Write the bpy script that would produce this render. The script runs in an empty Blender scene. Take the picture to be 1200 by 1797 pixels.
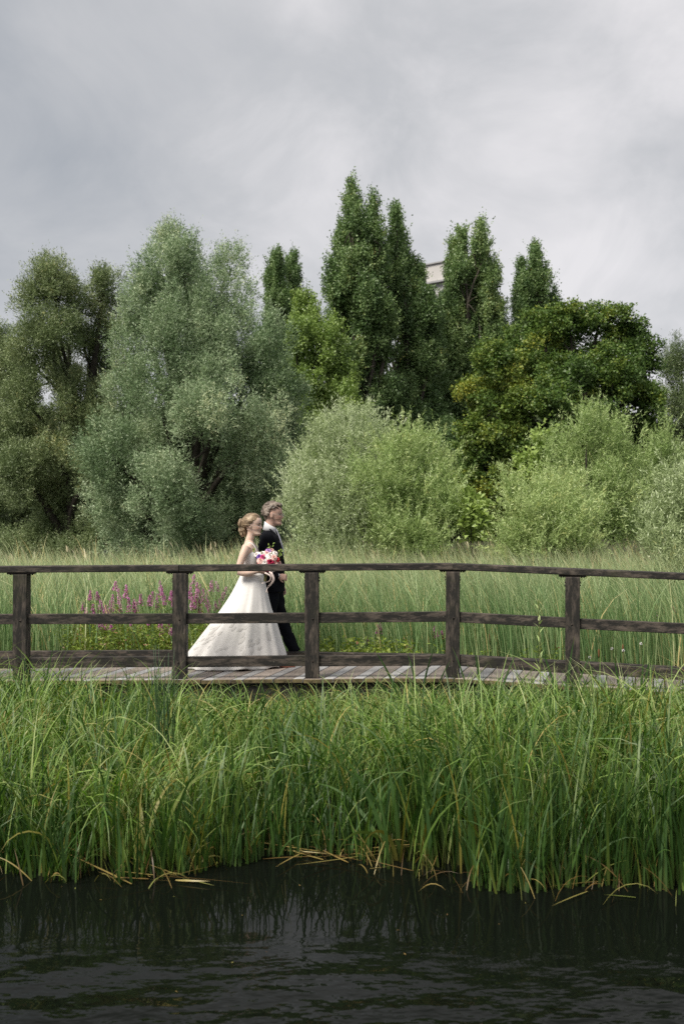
import bpy, bmesh, math, random
import numpy as np
from mathutils import Vector, Matrix

random.seed(7)
rng = np.random.default_rng(11)
R = math.radians
sc = bpy.context.scene
col = sc.collection

# ------------------------------------------------------------------ camera
CAM_Z = 2.25
FPX = 1750.0                       # focal length in photo pixels (1200 wide)
cam_d = bpy.data.cameras.new('camera')
cam_d.sensor_fit = 'VERTICAL'
cam_d.sensor_height = 36.0
cam_d.lens = 36.0 * FPX / 1797.0
cam_d.clip_end = 6000
cam_d.dof.use_dof = True
cam_d.dof.focus_distance = 11.2
cam_d.dof.aperture_fstop = 2.8
cam = bpy.data.objects.new('camera', cam_d)
cam.location = (0, 0, CAM_Z)
cam.rotation_euler = (R(90), 0, 0)
col.objects.link(cam)
sc.camera = cam

# ------------------------------------------------------------------ world, sun, exposure
SUN_EL, SUN_AZ = 52.0, 226.0       # azimuth clockwise from +Y: over the photographer's left shoulder
w = bpy.data.worlds.new('World'); sc.world = w; w.use_nodes = True
nt = w.node_tree; nt.nodes.clear()
def wn(t, **kw):
    n = nt.nodes.new(t)
    for k, v in kw.items(): setattr(n, k, v)
    return n
out = wn('ShaderNodeOutputWorld'); bg = wn('ShaderNodeBackground')
bg.inputs['Strength'].default_value = 0.1
nt.links.new(bg.outputs[0], out.inputs[0])
sky = wn('ShaderNodeTexSky'); sky.sky_type = 'NISHITA'; sky.sun_disc = False
sky.sun_elevation = R(SUN_EL); sky.sun_rotation = R(SUN_AZ)
tc = wn('ShaderNodeTexCoord')
sep = wn('ShaderNodeSeparateXYZ'); nt.links.new(tc.outputs['Generated'], sep.inputs[0])
zz = wn('ShaderNodeMath', operation='ABSOLUTE'); nt.links.new(sep.outputs[2], zz.inputs[0])
za = wn('ShaderNodeMath', operation='ADD'); za.inputs[1].default_value = 0.6; nt.links.new(zz.outputs[0], za.inputs[0])
dx = wn('ShaderNodeMath', operation='DIVIDE'); nt.links.new(sep.outputs[0], dx.inputs[0]); nt.links.new(za.outputs[0], dx.inputs[1])
dy = wn('ShaderNodeMath', operation='DIVIDE'); nt.links.new(sep.outputs[1], dy.inputs[0]); nt.links.new(za.outputs[0], dy.inputs[1])
cmb = wn('ShaderNodeCombineXYZ'); nt.links.new(dx.outputs[0], cmb.inputs[0]); nt.links.new(dy.outputs[0], cmb.inputs[1])
def cloud(scale, detail, rough, off, dist):
    m = wn('ShaderNodeMapping'); m.inputs['Location'].default_value = off
    nt.links.new(cmb.outputs[0], m.inputs[0])
    n = wn('ShaderNodeTexNoise'); n.inputs['Scale'].default_value = scale
    n.inputs['Detail'].default_value = detail; n.inputs['Roughness'].default_value = rough
    n.inputs['Distortion'].default_value = dist
    nt.links.new(m.outputs[0], n.inputs['Vector'])
    return n
n1 = cloud(1.7, 5, 0.5, (-11.046, -11.125, -2.677), 0.3)
n2 = cloud(5.5, 8, 0.58, (7.1, 2.2, 1.0), 0.5)
mx = wn('ShaderNodeMath', operation='MULTIPLY_ADD'); mx.inputs[1].default_value = 0.34
nt.links.new(n2.outputs[0], mx.inputs[0])
m68 = wn('ShaderNodeMath', operation='MULTIPLY'); m68.inputs[1].default_value = 0.66
nt.links.new(n1.outputs[0], m68.inputs[0]); nt.links.new(m68.outputs[0], mx.inputs[2])
ramp = wn('ShaderNodeValToRGB')
el = ramp.color_ramp.elements
el[0].position = 0.31; el[0].color = (0.385, 0.405, 0.435, 1)
el[1].position = 0.60; el[1].color = (0.76, 0.742, 0.752, 1)
e = ramp.color_ramp.elements.new(0.47); e.color = (0.535, 0.54, 0.555, 1)
nt.links.new(mx.outputs[0], ramp.inputs[0])
scl = wn('ShaderNodeVectorMath', operation='SCALE'); scl.inputs['Scale'].default_value = 7.2
nt.links.new(ramp.outputs[0], scl.inputs[0])
mix = wn('ShaderNodeMixRGB'); mix.inputs[0].default_value = 0.94     # cloud cover over the clear sky
nt.links.new(sky.outputs[0], mix.inputs[1]); nt.links.new(scl.outputs[0], mix.inputs[2])
nt.links.new(mix.outputs[0], bg.inputs[0])

sd = bpy.data.lights.new('sun', 'SUN'); sd.energy = 4.0; sd.angle = R(26); sd.color = (1.0, 0.94, 0.82)
so = bpy.data.objects.new('sun', sd); col.objects.link(so)
a, e_ = R(SUN_AZ), R(SUN_EL)
sdir = Vector((math.sin(a) * math.cos(e_), math.cos(a) * math.cos(e_), math.sin(e_)))
so.rotation_euler = sdir.to_track_quat('Z', 'Y').to_euler()
so.location = sdir * 60

sc.view_settings.view_transform = 'Standard'; sc.view_settings.look = 'None'
sc.view_settings.exposure = 0.6; sc.view_settings.gamma = 1.0
sc.view_settings.use_curve_mapping = False
sc.render.engine = 'CYCLES'
sc.cycles.use_denoising = False; sc.cycles.use_adaptive_sampling = False
sc.cycles.max_bounces = 8; sc.cycles.diffuse_bounces = 5; sc.cycles.glossy_bounces = 3; sc.cycles.transmission_bounces = 4

# ------------------------------------------------------------------ helpers
def mesh_np(name, V, F, attrs=None, smooth=False):
    """fast mesh from numpy: F is (M,k) with one face size"""
    V = np.asarray(V, np.float32); F = np.asarray(F, np.int32)
    me = bpy.data.meshes.new(name)
    k = F.shape[1]
    me.vertices.add(len(V)); me.vertices.foreach_set('co', V.ravel())
    me.loops.add(F.size); me.loops.foreach_set('vertex_index', F.ravel())
    me.polygons.add(len(F)); me.polygons.foreach_set('loop_start', np.arange(0, F.size, k, dtype=np.int32))
    if smooth: me.polygons.foreach_set('use_smooth', np.ones(len(F), dtype=bool))
    for an, av in (attrs or {}).items():
        av = np.asarray(av, np.float32)
        if av.ndim == 1:
            at = me.attributes.new(an, 'FLOAT', 'POINT'); at.data.foreach_set('value', av)
        else:
            at = me.attributes.new(an, 'FLOAT_COLOR', 'POINT')
            if av.shape[1] == 3: av = np.concatenate([av, np.ones((len(av), 1), np.float32)], 1)
            at.data.foreach_set('color', av.ravel())
    me.update(calc_edges=True); me.validate()
    return me

def add_obj(name, me, mat=None, parent=None):
    o = bpy.data.objects.new(name, me); col.objects.link(o)
    if mat is not None and me is not None and not me.materials: me.materials.append(mat)
    if parent is not None: o.parent = parent
    return o

def tag(o, label=None, cat=None, group=None, kind=None):
    if label: o['label'] = label
    if cat: o['category'] = cat
    if group: o['group'] = group
    if kind: o['kind'] = kind
    return o

def empty(name, loc, label, cat, group=None):
    o = bpy.data.objects.new(name, None); o.location = loc; o.empty_display_size = 0.2
    col.objects.link(o); return tag(o, label, cat, group)

def root_loc(o):
    p = Vector((0, 0, 0))
    while o is not None:
        p += o.location; o = o.parent
    return np.array(p, np.float32)

def part(name, V, F, mat, parent, attrs=None, smooth=False):
    """vertices in world space; shifted into the parent's frame"""
    V = np.asarray(V, np.float32) - root_loc(parent)[None]
    if isinstance(F, np.ndarray):
        me = mesh_np(name, V, F, attrs, smooth)
    else:
        me = bpy.data.meshes.new(name); me.from_pydata([tuple(map(float, v)) for v in V], [], [tuple(map(int, f)) for f in F]); me.update()
        if smooth: me.polygons.foreach_set('use_smooth', np.ones(len(me.polygons), dtype=bool))
        for an, av in (attrs or {}).items():
            at = me.attributes.new(an, 'FLOAT', 'POINT'); at.data.foreach_set('value', np.asarray(av, np.float32))
    return add_obj(name, me, mat, parent)

def px(x, y, Y):
    """a photo pixel at distance Y -> world point"""
    return np.array([(x - 600) / FPX * Y, Y, CAM_Z - (y - 900) / FPX * Y])

def nrm(v): return v / (np.linalg.norm(v, axis=-1, keepdims=True) + 1e-9)

def box_vf(x0, x1, y0, y1, z0, z1):
    V = [(x0, y0, z0), (x1, y0, z0), (x1, y1, z0), (x0, y1, z0), (x0, y0, z1), (x1, y0, z1), (x1, y1, z1), (x0, y1, z1)]
    F = [(0, 3, 2, 1), (4, 5, 6, 7), (0, 1, 5, 4), (1, 2, 6, 5), (2, 3, 7, 6), (3, 0, 4, 7)]
    return np.array(V, float), F

def bar_vf(p, q, wid, hei):
    """beam between two points, wid across (horizontal), hei vertical, centred"""
    p, q = np.array(p, float), np.array(q, float)
    d = nrm(q - p); s = nrm(np.cross(d, [0, 0, 1.0])); u = np.cross(s, d)
    V = []
    for c in (p, q):
        for a_, b_ in ((-1, -1), (1, -1), (1, 1), (-1, 1)):
            V.append(c + s * a_ * wid / 2 + u * b_ * hei / 2)
    F = [(0, 1, 2, 3), (7, 6, 5, 4), (0, 4, 5, 1), (1, 5, 6, 2), (2, 6, 7, 3), (3, 7, 4, 0)]
    return np.array(V), F

def bevel_obj(o, wdt, seg=2):
    m = o.modifiers.new('bevel', 'BEVEL'); m.width = wdt; m.segments = seg; m.limit_method = 'ANGLE'
    return o

def loft(rings):
    rings = [np.asarray(r, float) for r in rings]
    n = len(rings[0]); V = np.concatenate(rings); F = []
    for i in range(len(rings) - 1):
        for j in range(n):
            k = (j + 1) % n
            F.append((i * n + j, i * n + k, (i + 1) * n + k, (i + 1) * n + j))
    c0, c1 = len(V), len(V) + 1
    V = np.concatenate([V, [rings[0].mean(0)], [rings[-1].mean(0)]])
    L = (len(rings) - 1) * n
    for j in range(n):
        k = (j + 1) % n
        F.append((c0, k, j)); F.append((c1, L + j, L + k))
    return V, F

def tube(P, rad, n=10, flat=1.0):
    P = np.asarray(P, float); rad = np.broadcast_to(np.asarray(rad, float), (len(P),))
    T = nrm(np.gradient(P, axis=0))
    ref = np.array([0, 0, 1.0]) if abs(T[0][2]) < 0.9 else np.array([1.0, 0, 0])
    s = nrm(np.cross(T[0], ref)); rings = []
    th = np.linspace(0, 2 * math.pi, n, endpoint=False)
    for i in range(len(P)):
        s = nrm(s - T[i] * np.dot(s, T[i])); u = np.cross(T[i], s)
        rings.append(P[i] + rad[i] * (np.outer(np.cos(th), s) + flat * np.outer(np.sin(th), u)))
    return loft(rings)

def spline(pts, n):
    """Catmull-Rom through points"""
    P = np.asarray(pts, float)
    P = np.concatenate([[2 * P[0] - P[1]], P, [2 * P[-1] - P[-2]]])
    out_ = []
    seg = len(P) - 3
    for t in np.linspace(0, seg - 1e-6, n):
        i = int(t); u = t - i
        a0, a1, a2, a3 = P[i:i + 4]
        out_.append(0.5 * ((2 * a1) + (-a0 + a2) * u + (2 * a0 - 5 * a1 + 4 * a2 - a3) * u * u + (-a0 + 3 * a1 - 3 * a2 + a3) * u ** 3))
    return np.array(out_)

class Acc:
    """collects shapes into one vertex/face list"""
    def __init__(s): s.V = []; s.F = []; s.n = 0
    def add(s, VF):
        V, F = VF
        s.V.append(np.asarray(V, float)); s.F += [tuple(i + s.n for i in f) for f in F]; s.n += len(V); return s
    def get(s): return np.concatenate(s.V), s.F

def fuse(VF, voxel, smooth=2, fac=0.5):
    """several closed shapes -> one continuous surface"""
    V, F = VF
    me = bpy.data.meshes.new('tmp'); me.from_pydata([tuple(map(float, v)) for v in V], [], F); me.update()
    bm = bmesh.new(); bm.from_mesh(me); bmesh.ops.recalc_face_normals(bm, faces=bm.faces); bm.to_mesh(me); bm.free()
    o = bpy.data.objects.new('tmp', me); col.objects.link(o)
    m = o.modifiers.new('r', 'REMESH'); m.mode = 'VOXEL'; m.voxel_size = voxel
    if smooth:
        s = o.modifiers.new('s', 'SMOOTH'); s.iterations = smooth; s.factor = fac
    dg = bpy.context.evaluated_depsgraph_get(); ev = o.evaluated_get(dg); em = ev.to_mesh()
    nv = len(em.vertices); VV = np.empty(nv * 3, np.float32); em.vertices.foreach_get('co', VV)
    ln = np.empty(len(em.polygons), np.int32); em.polygons.foreach_get('loop_total', ln)
    li = np.empty(len(em.loops), np.int32); em.loops.foreach_get('vertex_index', li)
    FF = li.reshape(-1, 4) if (ln == 4).all() else None
    if FF is None: FF = [tuple(p.vertices) for p in em.polygons]
    VV = VV.reshape(-1, 3).copy(); FF = FF.copy() if isinstance(FF, np.ndarray) else FF
    ev.to_mesh_clear(); bpy.data.objects.remove(o); bpy.data.meshes.remove(me)
    return VV, FF

# ------------------------------------------------------------------ materials
def new_mat(name):
    m = bpy.data.materials.new(name); m.use_nodes = True
    return m, m.node_tree, m.node_tree.nodes['Principled BSDF']

def ramp_node(t, stops):
    r = t.nodes.new('ShaderNodeValToRGB'); c = r.color_ramp
    c.elements[0].position = stops[0][0]; c.elements[0].color = (*stops[0][1], 1)
    c.elements[1].position = stops[-1][0]; c.elements[1].color = (*stops[-1][1], 1)
    for p, cc in stops[1:-1]:
        e = c.elements.new(p); e.color = (*cc, 1)
    return r

def leaf_mat(name, stops, trans=0.35, gloss=0.05, rough=0.45, along=None, gain=1.45):
    """foliage: tint attribute picks the colour; optional second ramp along the blade"""
    m = bpy.data.materials.new(name); m.use_nodes = True; t = m.node_tree; t.nodes.clear()
    o = t.nodes.new('ShaderNodeOutputMaterial')
    at = t.nodes.new('ShaderNodeAttribute'); at.attribute_name = 'tint'
    stops = [(p_, tuple(min(0.8, c_ * gain) for c_ in cc)) for p_, cc in stops]
    r = ramp_node(t, stops); t.links.new(at.outputs['Fac'], r.inputs[0])
    csock = r.outputs[0]
    if along:
        a2 = t.nodes.new('ShaderNodeAttribute'); a2.attribute_name = 'along'
        r2 = ramp_node(t, [(p, (f, f, f)) for p, f in along['fac']])
        t.links.new(a2.outputs['Fac'], r2.inputs[0])
        r3 = ramp_node(t, [(p_, tuple(min(0.8, c_ * gain) for c_ in cc)) for p_, cc in along['col']]); t.links.new(a2.outputs['Fac'], r3.inputs[0])
        mm = t.nodes.new('ShaderNodeMixRGB'); t.links.new(r2.outputs[0], mm.inputs[0])
        t.links.new(csock, mm.inputs[1]); t.links.new(r3.outputs[0], mm.inputs[2]); csock = mm.outputs[0]
    d = t.nodes.new('ShaderNodeBsdfDiffuse'); tr = t.nodes.new('ShaderNodeBsdfTranslucent')
    g = t.nodes.new('ShaderNodeBsdfGlossy'); g.inputs['Roughness'].default_value = rough
    g.inputs['Color'].default_value = (1, 1, 1, 1)
    hs = t.nodes.new('ShaderNodeHueSaturation'); hs.inputs['Saturation'].default_value = 1.15; hs.inputs['Value'].default_value = 1.0
    t.links.new(csock, hs.inputs['Color'])
    t.links.new(csock, d.inputs[0]); t.links.new(hs.outputs[0], tr.inputs[0])
    m1 = t.nodes.new('ShaderNodeMixShader'); m1.inputs[0].default_value = trans
    t.links.new(d.outputs[0], m1.inputs[1]); t.links.new(tr.outputs[0], m1.inputs[2])
    m2 = t.nodes.new('ShaderNodeMixShader'); m2.inputs[0].default_value = gloss
    t.links.new(m1.outputs[0], m2.inputs[1]); t.links.new(g.outputs[0], m2.inputs[2])
    t.links.new(m2.outputs[0], o.inputs[0])
    return m

def noise_mat(name, stops, scale, stretch=(1, 1, 1), rough=0.8, detail=8, bump=0.3, bdist=0.01, spec=0.3, nrough=0.6, coord='Object'):
    m, t, b = new_mat(name)
    tcn = t.nodes.new('ShaderNodeTexCoord'); mp = t.nodes.new('ShaderNodeMapping'); mp.inputs['Scale'].default_value = stretch
    n = t.nodes.new('ShaderNodeTexNoise'); n.inputs['Scale'].default_value = scale; n.inputs['Detail'].default_value = detail
    n.inputs['Roughness'].default_value = nrough
    t.links.new(tcn.outputs[coord], mp.inputs[0]); t.links.new(mp.outputs[0], n.inputs['Vector'])
    r = ramp_node(t, stops); t.links.new(n.outputs[0], r.inputs[0]); t.links.new(r.outputs[0], b.inputs['Base Color'])
    b.inputs['Roughness'].default_value = rough; b.inputs['Specular IOR Level'].default_value = spec
    if bump:
        bp = t.nodes.new('ShaderNodeBump'); bp.inputs['Strength'].default_value = bump; bp.inputs['Distance'].default_value = bdist
        t.links.new(n.outputs[0], bp.inputs['Height']); t.links.new(bp.outputs[0], b.inputs['Normal'])
    return m

def wood_mat(name, stretch, light=0.55, moss=0.5):
    """dark weathered timber: grain, grey worn patches, green algae, pale lichen specks"""
    m, t, b = new_mat(name)
    tcn = t.nodes.new('ShaderNodeTexCoord'); oi = t.nodes.new('ShaderNodeObjectInfo')
    addv = t.nodes.new('ShaderNodeVectorMath'); addv.operation = 'ADD'
    sv = t.nodes.new('ShaderNodeVectorMath'); sv.operation = 'SCALE'; sv.inputs[0].default_value = (7, 3, 5)
    t.links.new(oi.outputs['Random'], sv.inputs['Scale'])
    t.links.new(tcn.outputs['Object'], addv.inputs[0]); t.links.new(sv.outputs[0], addv.inputs[1])
    def noise(sc_, st, det=8, ro=0.65):
        mp = t.nodes.new('ShaderNodeMapping'); mp.inputs['Scale'].default_value = st
        n = t.nodes.new('ShaderNodeTexNoise'); n.inputs['Scale'].default_value = sc_; n.inputs['Detail'].default_value = det; n.inputs['Roughness'].default_value = ro
        t.links.new(addv.outputs[0], mp.inputs[0]); t.links.new(mp.outputs[0], n.inputs['Vector']); return n
    grain = noise(22, stretch, 10, 0.7)
    base = ramp_node(t, [(0.3, (0.006, 0.0057, 0.0055)), (0.55, (0.014, 0.0125, 0.011)), (0.8, (0.036, 0.030, 0.025))])
    t.links.new(grain.outputs[0], base.inputs[0])
    patch = noise(5, tuple(0.5 + 0.5 * s for s in stretch), 9, 0.75)
    pr = ramp_node(t, [(0.47, (0, 0, 0)), (0.66, (light, light, light))]); t.links.new(patch.outputs[0], pr.inputs[0])
    m1 = t.nodes.new('ShaderNodeMixRGB'); m1.inputs[2].default_value = (0.12, 0.096, 0.08, 1)
    t.links.new(pr.outputs[0], m1.inputs[0]); t.links.new(base.outputs[0], m1.inputs[1])
    ms = noise(3.1, (1, 1, 1), 7, 0.7)
    mr = ramp_node(t, [(0.55, (0, 0, 0)), (0.75, (moss, moss, moss))]); t.links.new(ms.outputs[0], mr.inputs[0])
    m2 = t.nodes.new('ShaderNodeMixRGB'); m2.inputs[2].default_value = (0.035, 0.038, 0.014, 1)
    t.links.new(mr.outputs[0], m2.inputs[0]); t.links.new(m1.outputs[0], m2.inputs[1])
    lk = noise(30, (1, 1, 1), 4, 0.5)
    lr = ramp_node(t, [(0.71, (0, 0, 0)), (0.76, (0.7, 0.7, 0.7))]); t.links.new(lk.outputs[0], lr.inputs[0])
    m3 = t.nodes.new('ShaderNodeMixRGB'); m3.inputs[2].default_value = (0.17, 0.165, 0.13, 1)
    t.links.new(lr.outputs[0], m3.inputs[0]); t.links.new(m2.outputs[0], m3.inputs[1])
    t.links.new(m3.outputs[0], b.inputs['Base Color'])
    b.inputs['Roughness'].default_value = 0.75; b.inputs['Specular IOR Level'].default_value = 0.35
    bp = t.nodes.new('ShaderNodeBump'); bp.inputs['Strength'].default_value = 0.6; bp.inputs['Distance'].default_value = 0.006
    t.links.new(grain.outputs[0], bp.inputs['Height']); t.links.new(bp.outputs[0], b.inputs['Normal'])
    return m

def plank_mat(name, stops, groove):
    m, t, b = new_mat(name)
    tcn = t.nodes.new('ShaderNodeTexCoord'); oi = t.nodes.new('ShaderNodeObjectInfo')
    rot = t.nodes.new('ShaderNodeMapping'); rot.inputs['Rotation'].default_value = (0, 0, R(17))
    t.links.new(tcn.outputs['Object'], rot.inputs[0])
    sv = t.nodes.new('ShaderNodeVectorMath'); sv.operation = 'SCALE'; sv.inputs[0].default_value = (3, 9, 0); t.links.new(oi.outputs['Random'], sv.inputs['Scale'])
    ad = t.nodes.new('ShaderNodeVectorMath'); ad.operation = 'ADD'; t.links.new(rot.outputs[0], ad.inputs[0]); t.links.new(sv.outputs[0], ad.inputs[1])
    mp = t.nodes.new('ShaderNodeMapping'); mp.inputs['Scale'].default_value = (9, 1.0, 1); t.links.new(ad.outputs[0], mp.inputs[0])
    n = t.nodes.new('ShaderNodeTexNoise'); n.inputs['Scale'].default_value = 6; n.inputs['Detail'].default_value = 9; n.inputs['Roughness'].default_value = 0.7
    t.links.new(mp.outputs[0], n.inputs['Vector'])
    r = ramp_node(t, stops); t.links.new(n.outputs[0], r.inputs[0])
    hs = t.nodes.new('ShaderNodeHueSaturation'); t.links.new(r.outputs[0], hs.inputs['Color'])
    mr = t.nodes.new('ShaderNodeMapRange'); mr.inputs[3].default_value = 0.72; mr.inputs[4].default_value = 1.25
    t.links.new(oi.outputs['Random'], mr.inputs[0]); t.links.new(mr.outputs[0], hs.inputs['Value'])
    t.links.new(hs.outputs[0], b.inputs['Base Color']); b.inputs['Roughness'].default_value = 0.62
    bp = t.nodes.new('ShaderNodeBump'); bp.inputs['Strength'].default_value = 0.8
    if groove:
        wv = t.nodes.new('ShaderNodeTexWave'); wv.bands_direction = 'X'; wv.inputs['Scale'].default_value = 13; wv.inputs['Distortion'].default_value = 0.15
        t.links.new(rot.outputs[0], wv.inputs['Vector']); bp.inputs['Distance'].default_value = 0.006
        t.links.new(wv.outputs['Fac'], bp.inputs['Height'])
    else:
        bp.inputs['Distance'].default_value = 0.002; t.links.new(n.outputs[0], bp.inputs['Height'])
    t.links.new(bp.outputs[0], b.inputs['Normal'])
    return m

M = {}
M['post'] = wood_mat('weathered_post_wood', (6, 6, 0.7), 0.75, 0.45)
M['rail'] = wood_mat('weathered_rail_wood', (0.7, 6, 6), 0.9, 0.5)
M['plank_brown'] = plank_mat('grooved_plank_wood', [(0.3, (0.13, 0.105, 0.088)), (0.5, (0.25, 0.208, 0.182)), (0.75, (0.38, 0.33, 0.30))], True)
M['plank_grey'] = plank_mat('grey_grit_plank', [(0.3, (0.20, 0.198, 0.204)), (0.55, (0.31, 0.305, 0.31)), (0.75, (0.41, 0.40, 0.40))], False)
M['beam'] = wood_mat('dark_beam_wood', (0.7, 6, 6), 0.15, 0.6)
M['mossy'] = noise_mat('mossy_timber_edge', [(0.35, (0.03, 0.026, 0.015)), (0.55, (0.12, 0.095, 0.05)), (0.75, (0.20, 0.17, 0.07))], 14, (1, 1, 1), 0.9, 9, 0.8, 0.02)
M['iron'] = noise_mat('rusted_iron', [(0.4, (0.012, 0.011, 0.011)), (0.7, (0.05, 0.035, 0.025))], 40, rough=0.6)
M['bark'] = noise_mat('bark', [(0.35, (0.018, 0.015, 0.012)), (0.6, (0.05, 0.043, 0.034)), (0.8, (0.09, 0.08, 0.065))], 7, (4, 4, 0.6), 0.95, 9, 0.8, 0.04)
M['bark_pale'] = noise_mat('pale_bark', [(0.35, (0.05, 0.042, 0.034)), (0.6, (0.11, 0.095, 0.078)), (0.8, (0.17, 0.15, 0.125))], 7, (4, 4, 0.6), 0.95, 9, 0.6, 0.03)
M['mud'] = noise_mat('wet_mud', [(0.3, (0.008, 0.008, 0.006)), (0.6, (0.022, 0.02, 0.013)), (0.8, (0.04, 0.036, 0.02))], 2.5, rough=0.7, bump=0.5, bdist=0.05)

# foliage materials
M['willow'] = leaf_mat('willow_leaf', [(0.0, (0.050, 0.082, 0.036)), (0.5, (0.108, 0.154, 0.080)), (0.85, (0.205, 0.250, 0.155)), (1.0, (0.28, 0.30, 0.18))], 0.24, 0.03, gain=1.9)
M['willow_olive'] = leaf_mat('olive_willow_leaf', [(0.0, (0.046, 0.070, 0.028)), (0.5, (0.094, 0.124, 0.054)), (0.85, (0.165, 0.195, 0.098)), (1.0, (0.22, 0.21, 0.08))], 0.22, 0.03, gain=1.85)
M['poplar'] = leaf_mat('poplar_leaf', [(0.0, (0.036, 0.066, 0.024)), (0.5, (0.072, 0.114, 0.040)), (0.85, (0.130, 0.175, 0.068)), (1.0, (0.17, 0.17, 0.05))], 0.22, 0.03, gain=1.95)
M['lime'] = leaf_mat('bright_leaf', [(0.0, (0.06, 0.10, 0.022)), (0.5, (0.115, 0.17, 0.042)), (1.0, (0.19, 0.25, 0.07))], 0.28, 0.03, gain=1.7)
M['maple'] = leaf_mat('maple_leaf', [(0.0, (0.024, 0.046, 0.013)), (0.45, (0.048, 0.084, 0.019)), (0.75, (0.092, 0.125, 0.024)), (1.0, (0.20, 0.20, 0.035))], 0.20, 0.02, gain=1.75)
M['shrub_silver'] = leaf_mat('silver_willow_leaf', [(0.0, (0.13, 0.172, 0.078)), (0.5, (0.215, 0.268, 0.128)), (0.85, (0.33, 0.38, 0.235)), (1.0, (0.42, 0.45, 0.33))], 0.26, 0.04, gain=1.45)
M['shrub_green'] = leaf_mat('shrub_willow_leaf', [(0.0, (0.112, 0.170, 0.052)), (0.5, (0.192, 0.262, 0.094)), (0.85, (0.295, 0.355, 0.16)), (1.0, (0.335, 0.36, 0.14))], 0.29, 0.03, gain=1.5)
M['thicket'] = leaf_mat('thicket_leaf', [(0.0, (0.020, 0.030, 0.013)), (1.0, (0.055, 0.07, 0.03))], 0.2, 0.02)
M['herb'] = leaf_mat('herb_leaf', [(0.0, (0.10, 0.16, 0.025)), (0.6, (0.20, 0.27, 0.05)), (0.9, (0.30, 0.34, 0.09)), (1.0, (0.30, 0.16, 0.10))], 0.38, 0.02, gain=1.1)
BL = {'fac': [(0.0, 0.75), (0.18, 0.35), (0.4, 0.0), (0.8, 0.0), (1.0, 0.55)], 'col': [(0.0, (0.14, 0.12, 0.035)), (0.45, (0.15, 0.15, 0.05)), (1.0, (0.36, 0.36, 0.20))]}
M['sedge'] = leaf_mat('sedge_blade', [(0.0, (0.042, 0.100, 0.018)), (0.4, (0.095, 0.178, 0.030)), (0.75, (0.185, 0.268, 0.062)), (0.92, (0.30, 0.34, 0.14)), (1.0, (0.34, 0.27, 0.09))], 0.36, 0.025, 0.5, BL, gain=1.3)
M['iris'] = leaf_mat('iris_blade', [(0.0, (0.030, 0.075, 0.018)), (0.6, (0.065, 0.140, 0.028)), (0.9, (0.130, 0.200, 0.035)), (1.0, (0.26, 0.24, 0.05))], 0.34, 0.025, 0.5, {'fac': [(0.0, 0.7), (0.15, 0.25), (0.35, 0.0), (0.92, 0.0), (1.0, 0.6)], 'col': [(0.0, (0.13, 0.09, 0.03)), (0.5, (0.16, 0.16, 0.04)), (1.0, (0.22, 0.18, 0.06))]}, gain=0.85)
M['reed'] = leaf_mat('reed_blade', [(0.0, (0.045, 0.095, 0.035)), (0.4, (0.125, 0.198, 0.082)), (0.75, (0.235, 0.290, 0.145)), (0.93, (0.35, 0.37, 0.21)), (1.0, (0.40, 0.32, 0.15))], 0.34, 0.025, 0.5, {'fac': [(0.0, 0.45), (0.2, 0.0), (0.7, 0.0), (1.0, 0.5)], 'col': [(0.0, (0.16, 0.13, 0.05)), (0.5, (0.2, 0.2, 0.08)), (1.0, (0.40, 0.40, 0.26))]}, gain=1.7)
M['straw'] = leaf_mat('straw', [(0.0, (0.06, 0.035, 0.015)), (0.4, (0.17, 0.11, 0.035)), (0.7, (0.26, 0.21, 0.07)), (1.0, (0.13, 0.17, 0.04))], 0.25, 0.03, gain=1.15)
M['plume'] = leaf_mat('reed_plume', [(0.0, (0.26, 0.22, 0.13)), (1.0, (0.46, 0.42, 0.30))], 0.3, 0.0)
M['purple'] = leaf_mat('loosestrife_petal', [(0.0, (0.35, 0.11, 0.27)), (0.6, (0.48, 0.22, 0.40)), (1.0, (0.56, 0.36, 0.50))], 0.35, 0.0, gain=1.5)
M['cattail'] = leaf_mat('bulrush_head', [(0.0, (0.07, 0.035, 0.018)), (1.0, (0.11, 0.06, 0.03))], 0.0, 0.0)

# ------------------------------------------------------------------ setting: ground and water
def front_edge(X):
    """distance from the camera at which the reeds meet the open water"""
    xp = 600 + X * FPX / 6.2
    return np.interp(xp, [-300, 0, 200, 330, 420, 470, 540, 620, 700, 760, 840, 950, 1100, 1250, 1500], [6.2, 6.22, 6.12, 6.16, 6.4, 6.62, 6.66, 6.5, 6.2, 6.1, 6.0, 5.98, 5.98, 5.95, 5.9])

def ground_z(X, Y):
    d = Y - front_edge(X)
    z = np.interp(d, [-1.5, -0.25, 0.15, 1.2, 4.0, 7.0, 40, 2600], [-0.9, -0.32, -0.04, 0.03, 0.08, 0.06, 0.35, 0.35])
    return z

gx = np.unique(np.concatenate([np.linspace(-2600, -40, 8), np.linspace(-40, -6, 12), np.linspace(-6, 6, 49), np.linspace(6, 40, 12), np.linspace(40, 2600, 8)]))
gy = np.unique(np.concatenate([np.linspace(-2600, -10, 6), np.linspace(-10, 4, 8), np.linspace(4, 14, 61), np.linspace(14, 70, 30), np.linspace(70, 2600, 8)]))
GX, GY = np.meshgrid(gx, gy)
GZ = ground_z(GX, GY) + 0.02 * np.sin(GX * 2.1 + 0.4) * np.sin(GY * 1.7) * ((np.abs(GX) < 40) & (GY > 3) & (GY < 80))
nx, ny = len(gx), len(gy)
idx = np.arange(nx * ny).reshape(ny, nx)
GF = np.stack([idx[:-1, :-1], idx[:-1, 1:], idx[1:, 1:], idx[1:, :-1]], -1).reshape(-1, 4)
g = add_obj('ground', mesh_np('ground', np.stack([GX, GY, GZ], -1).reshape(-1, 3), GF, smooth=True), M['mud'])
tag(g, kind='structure')

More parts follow.
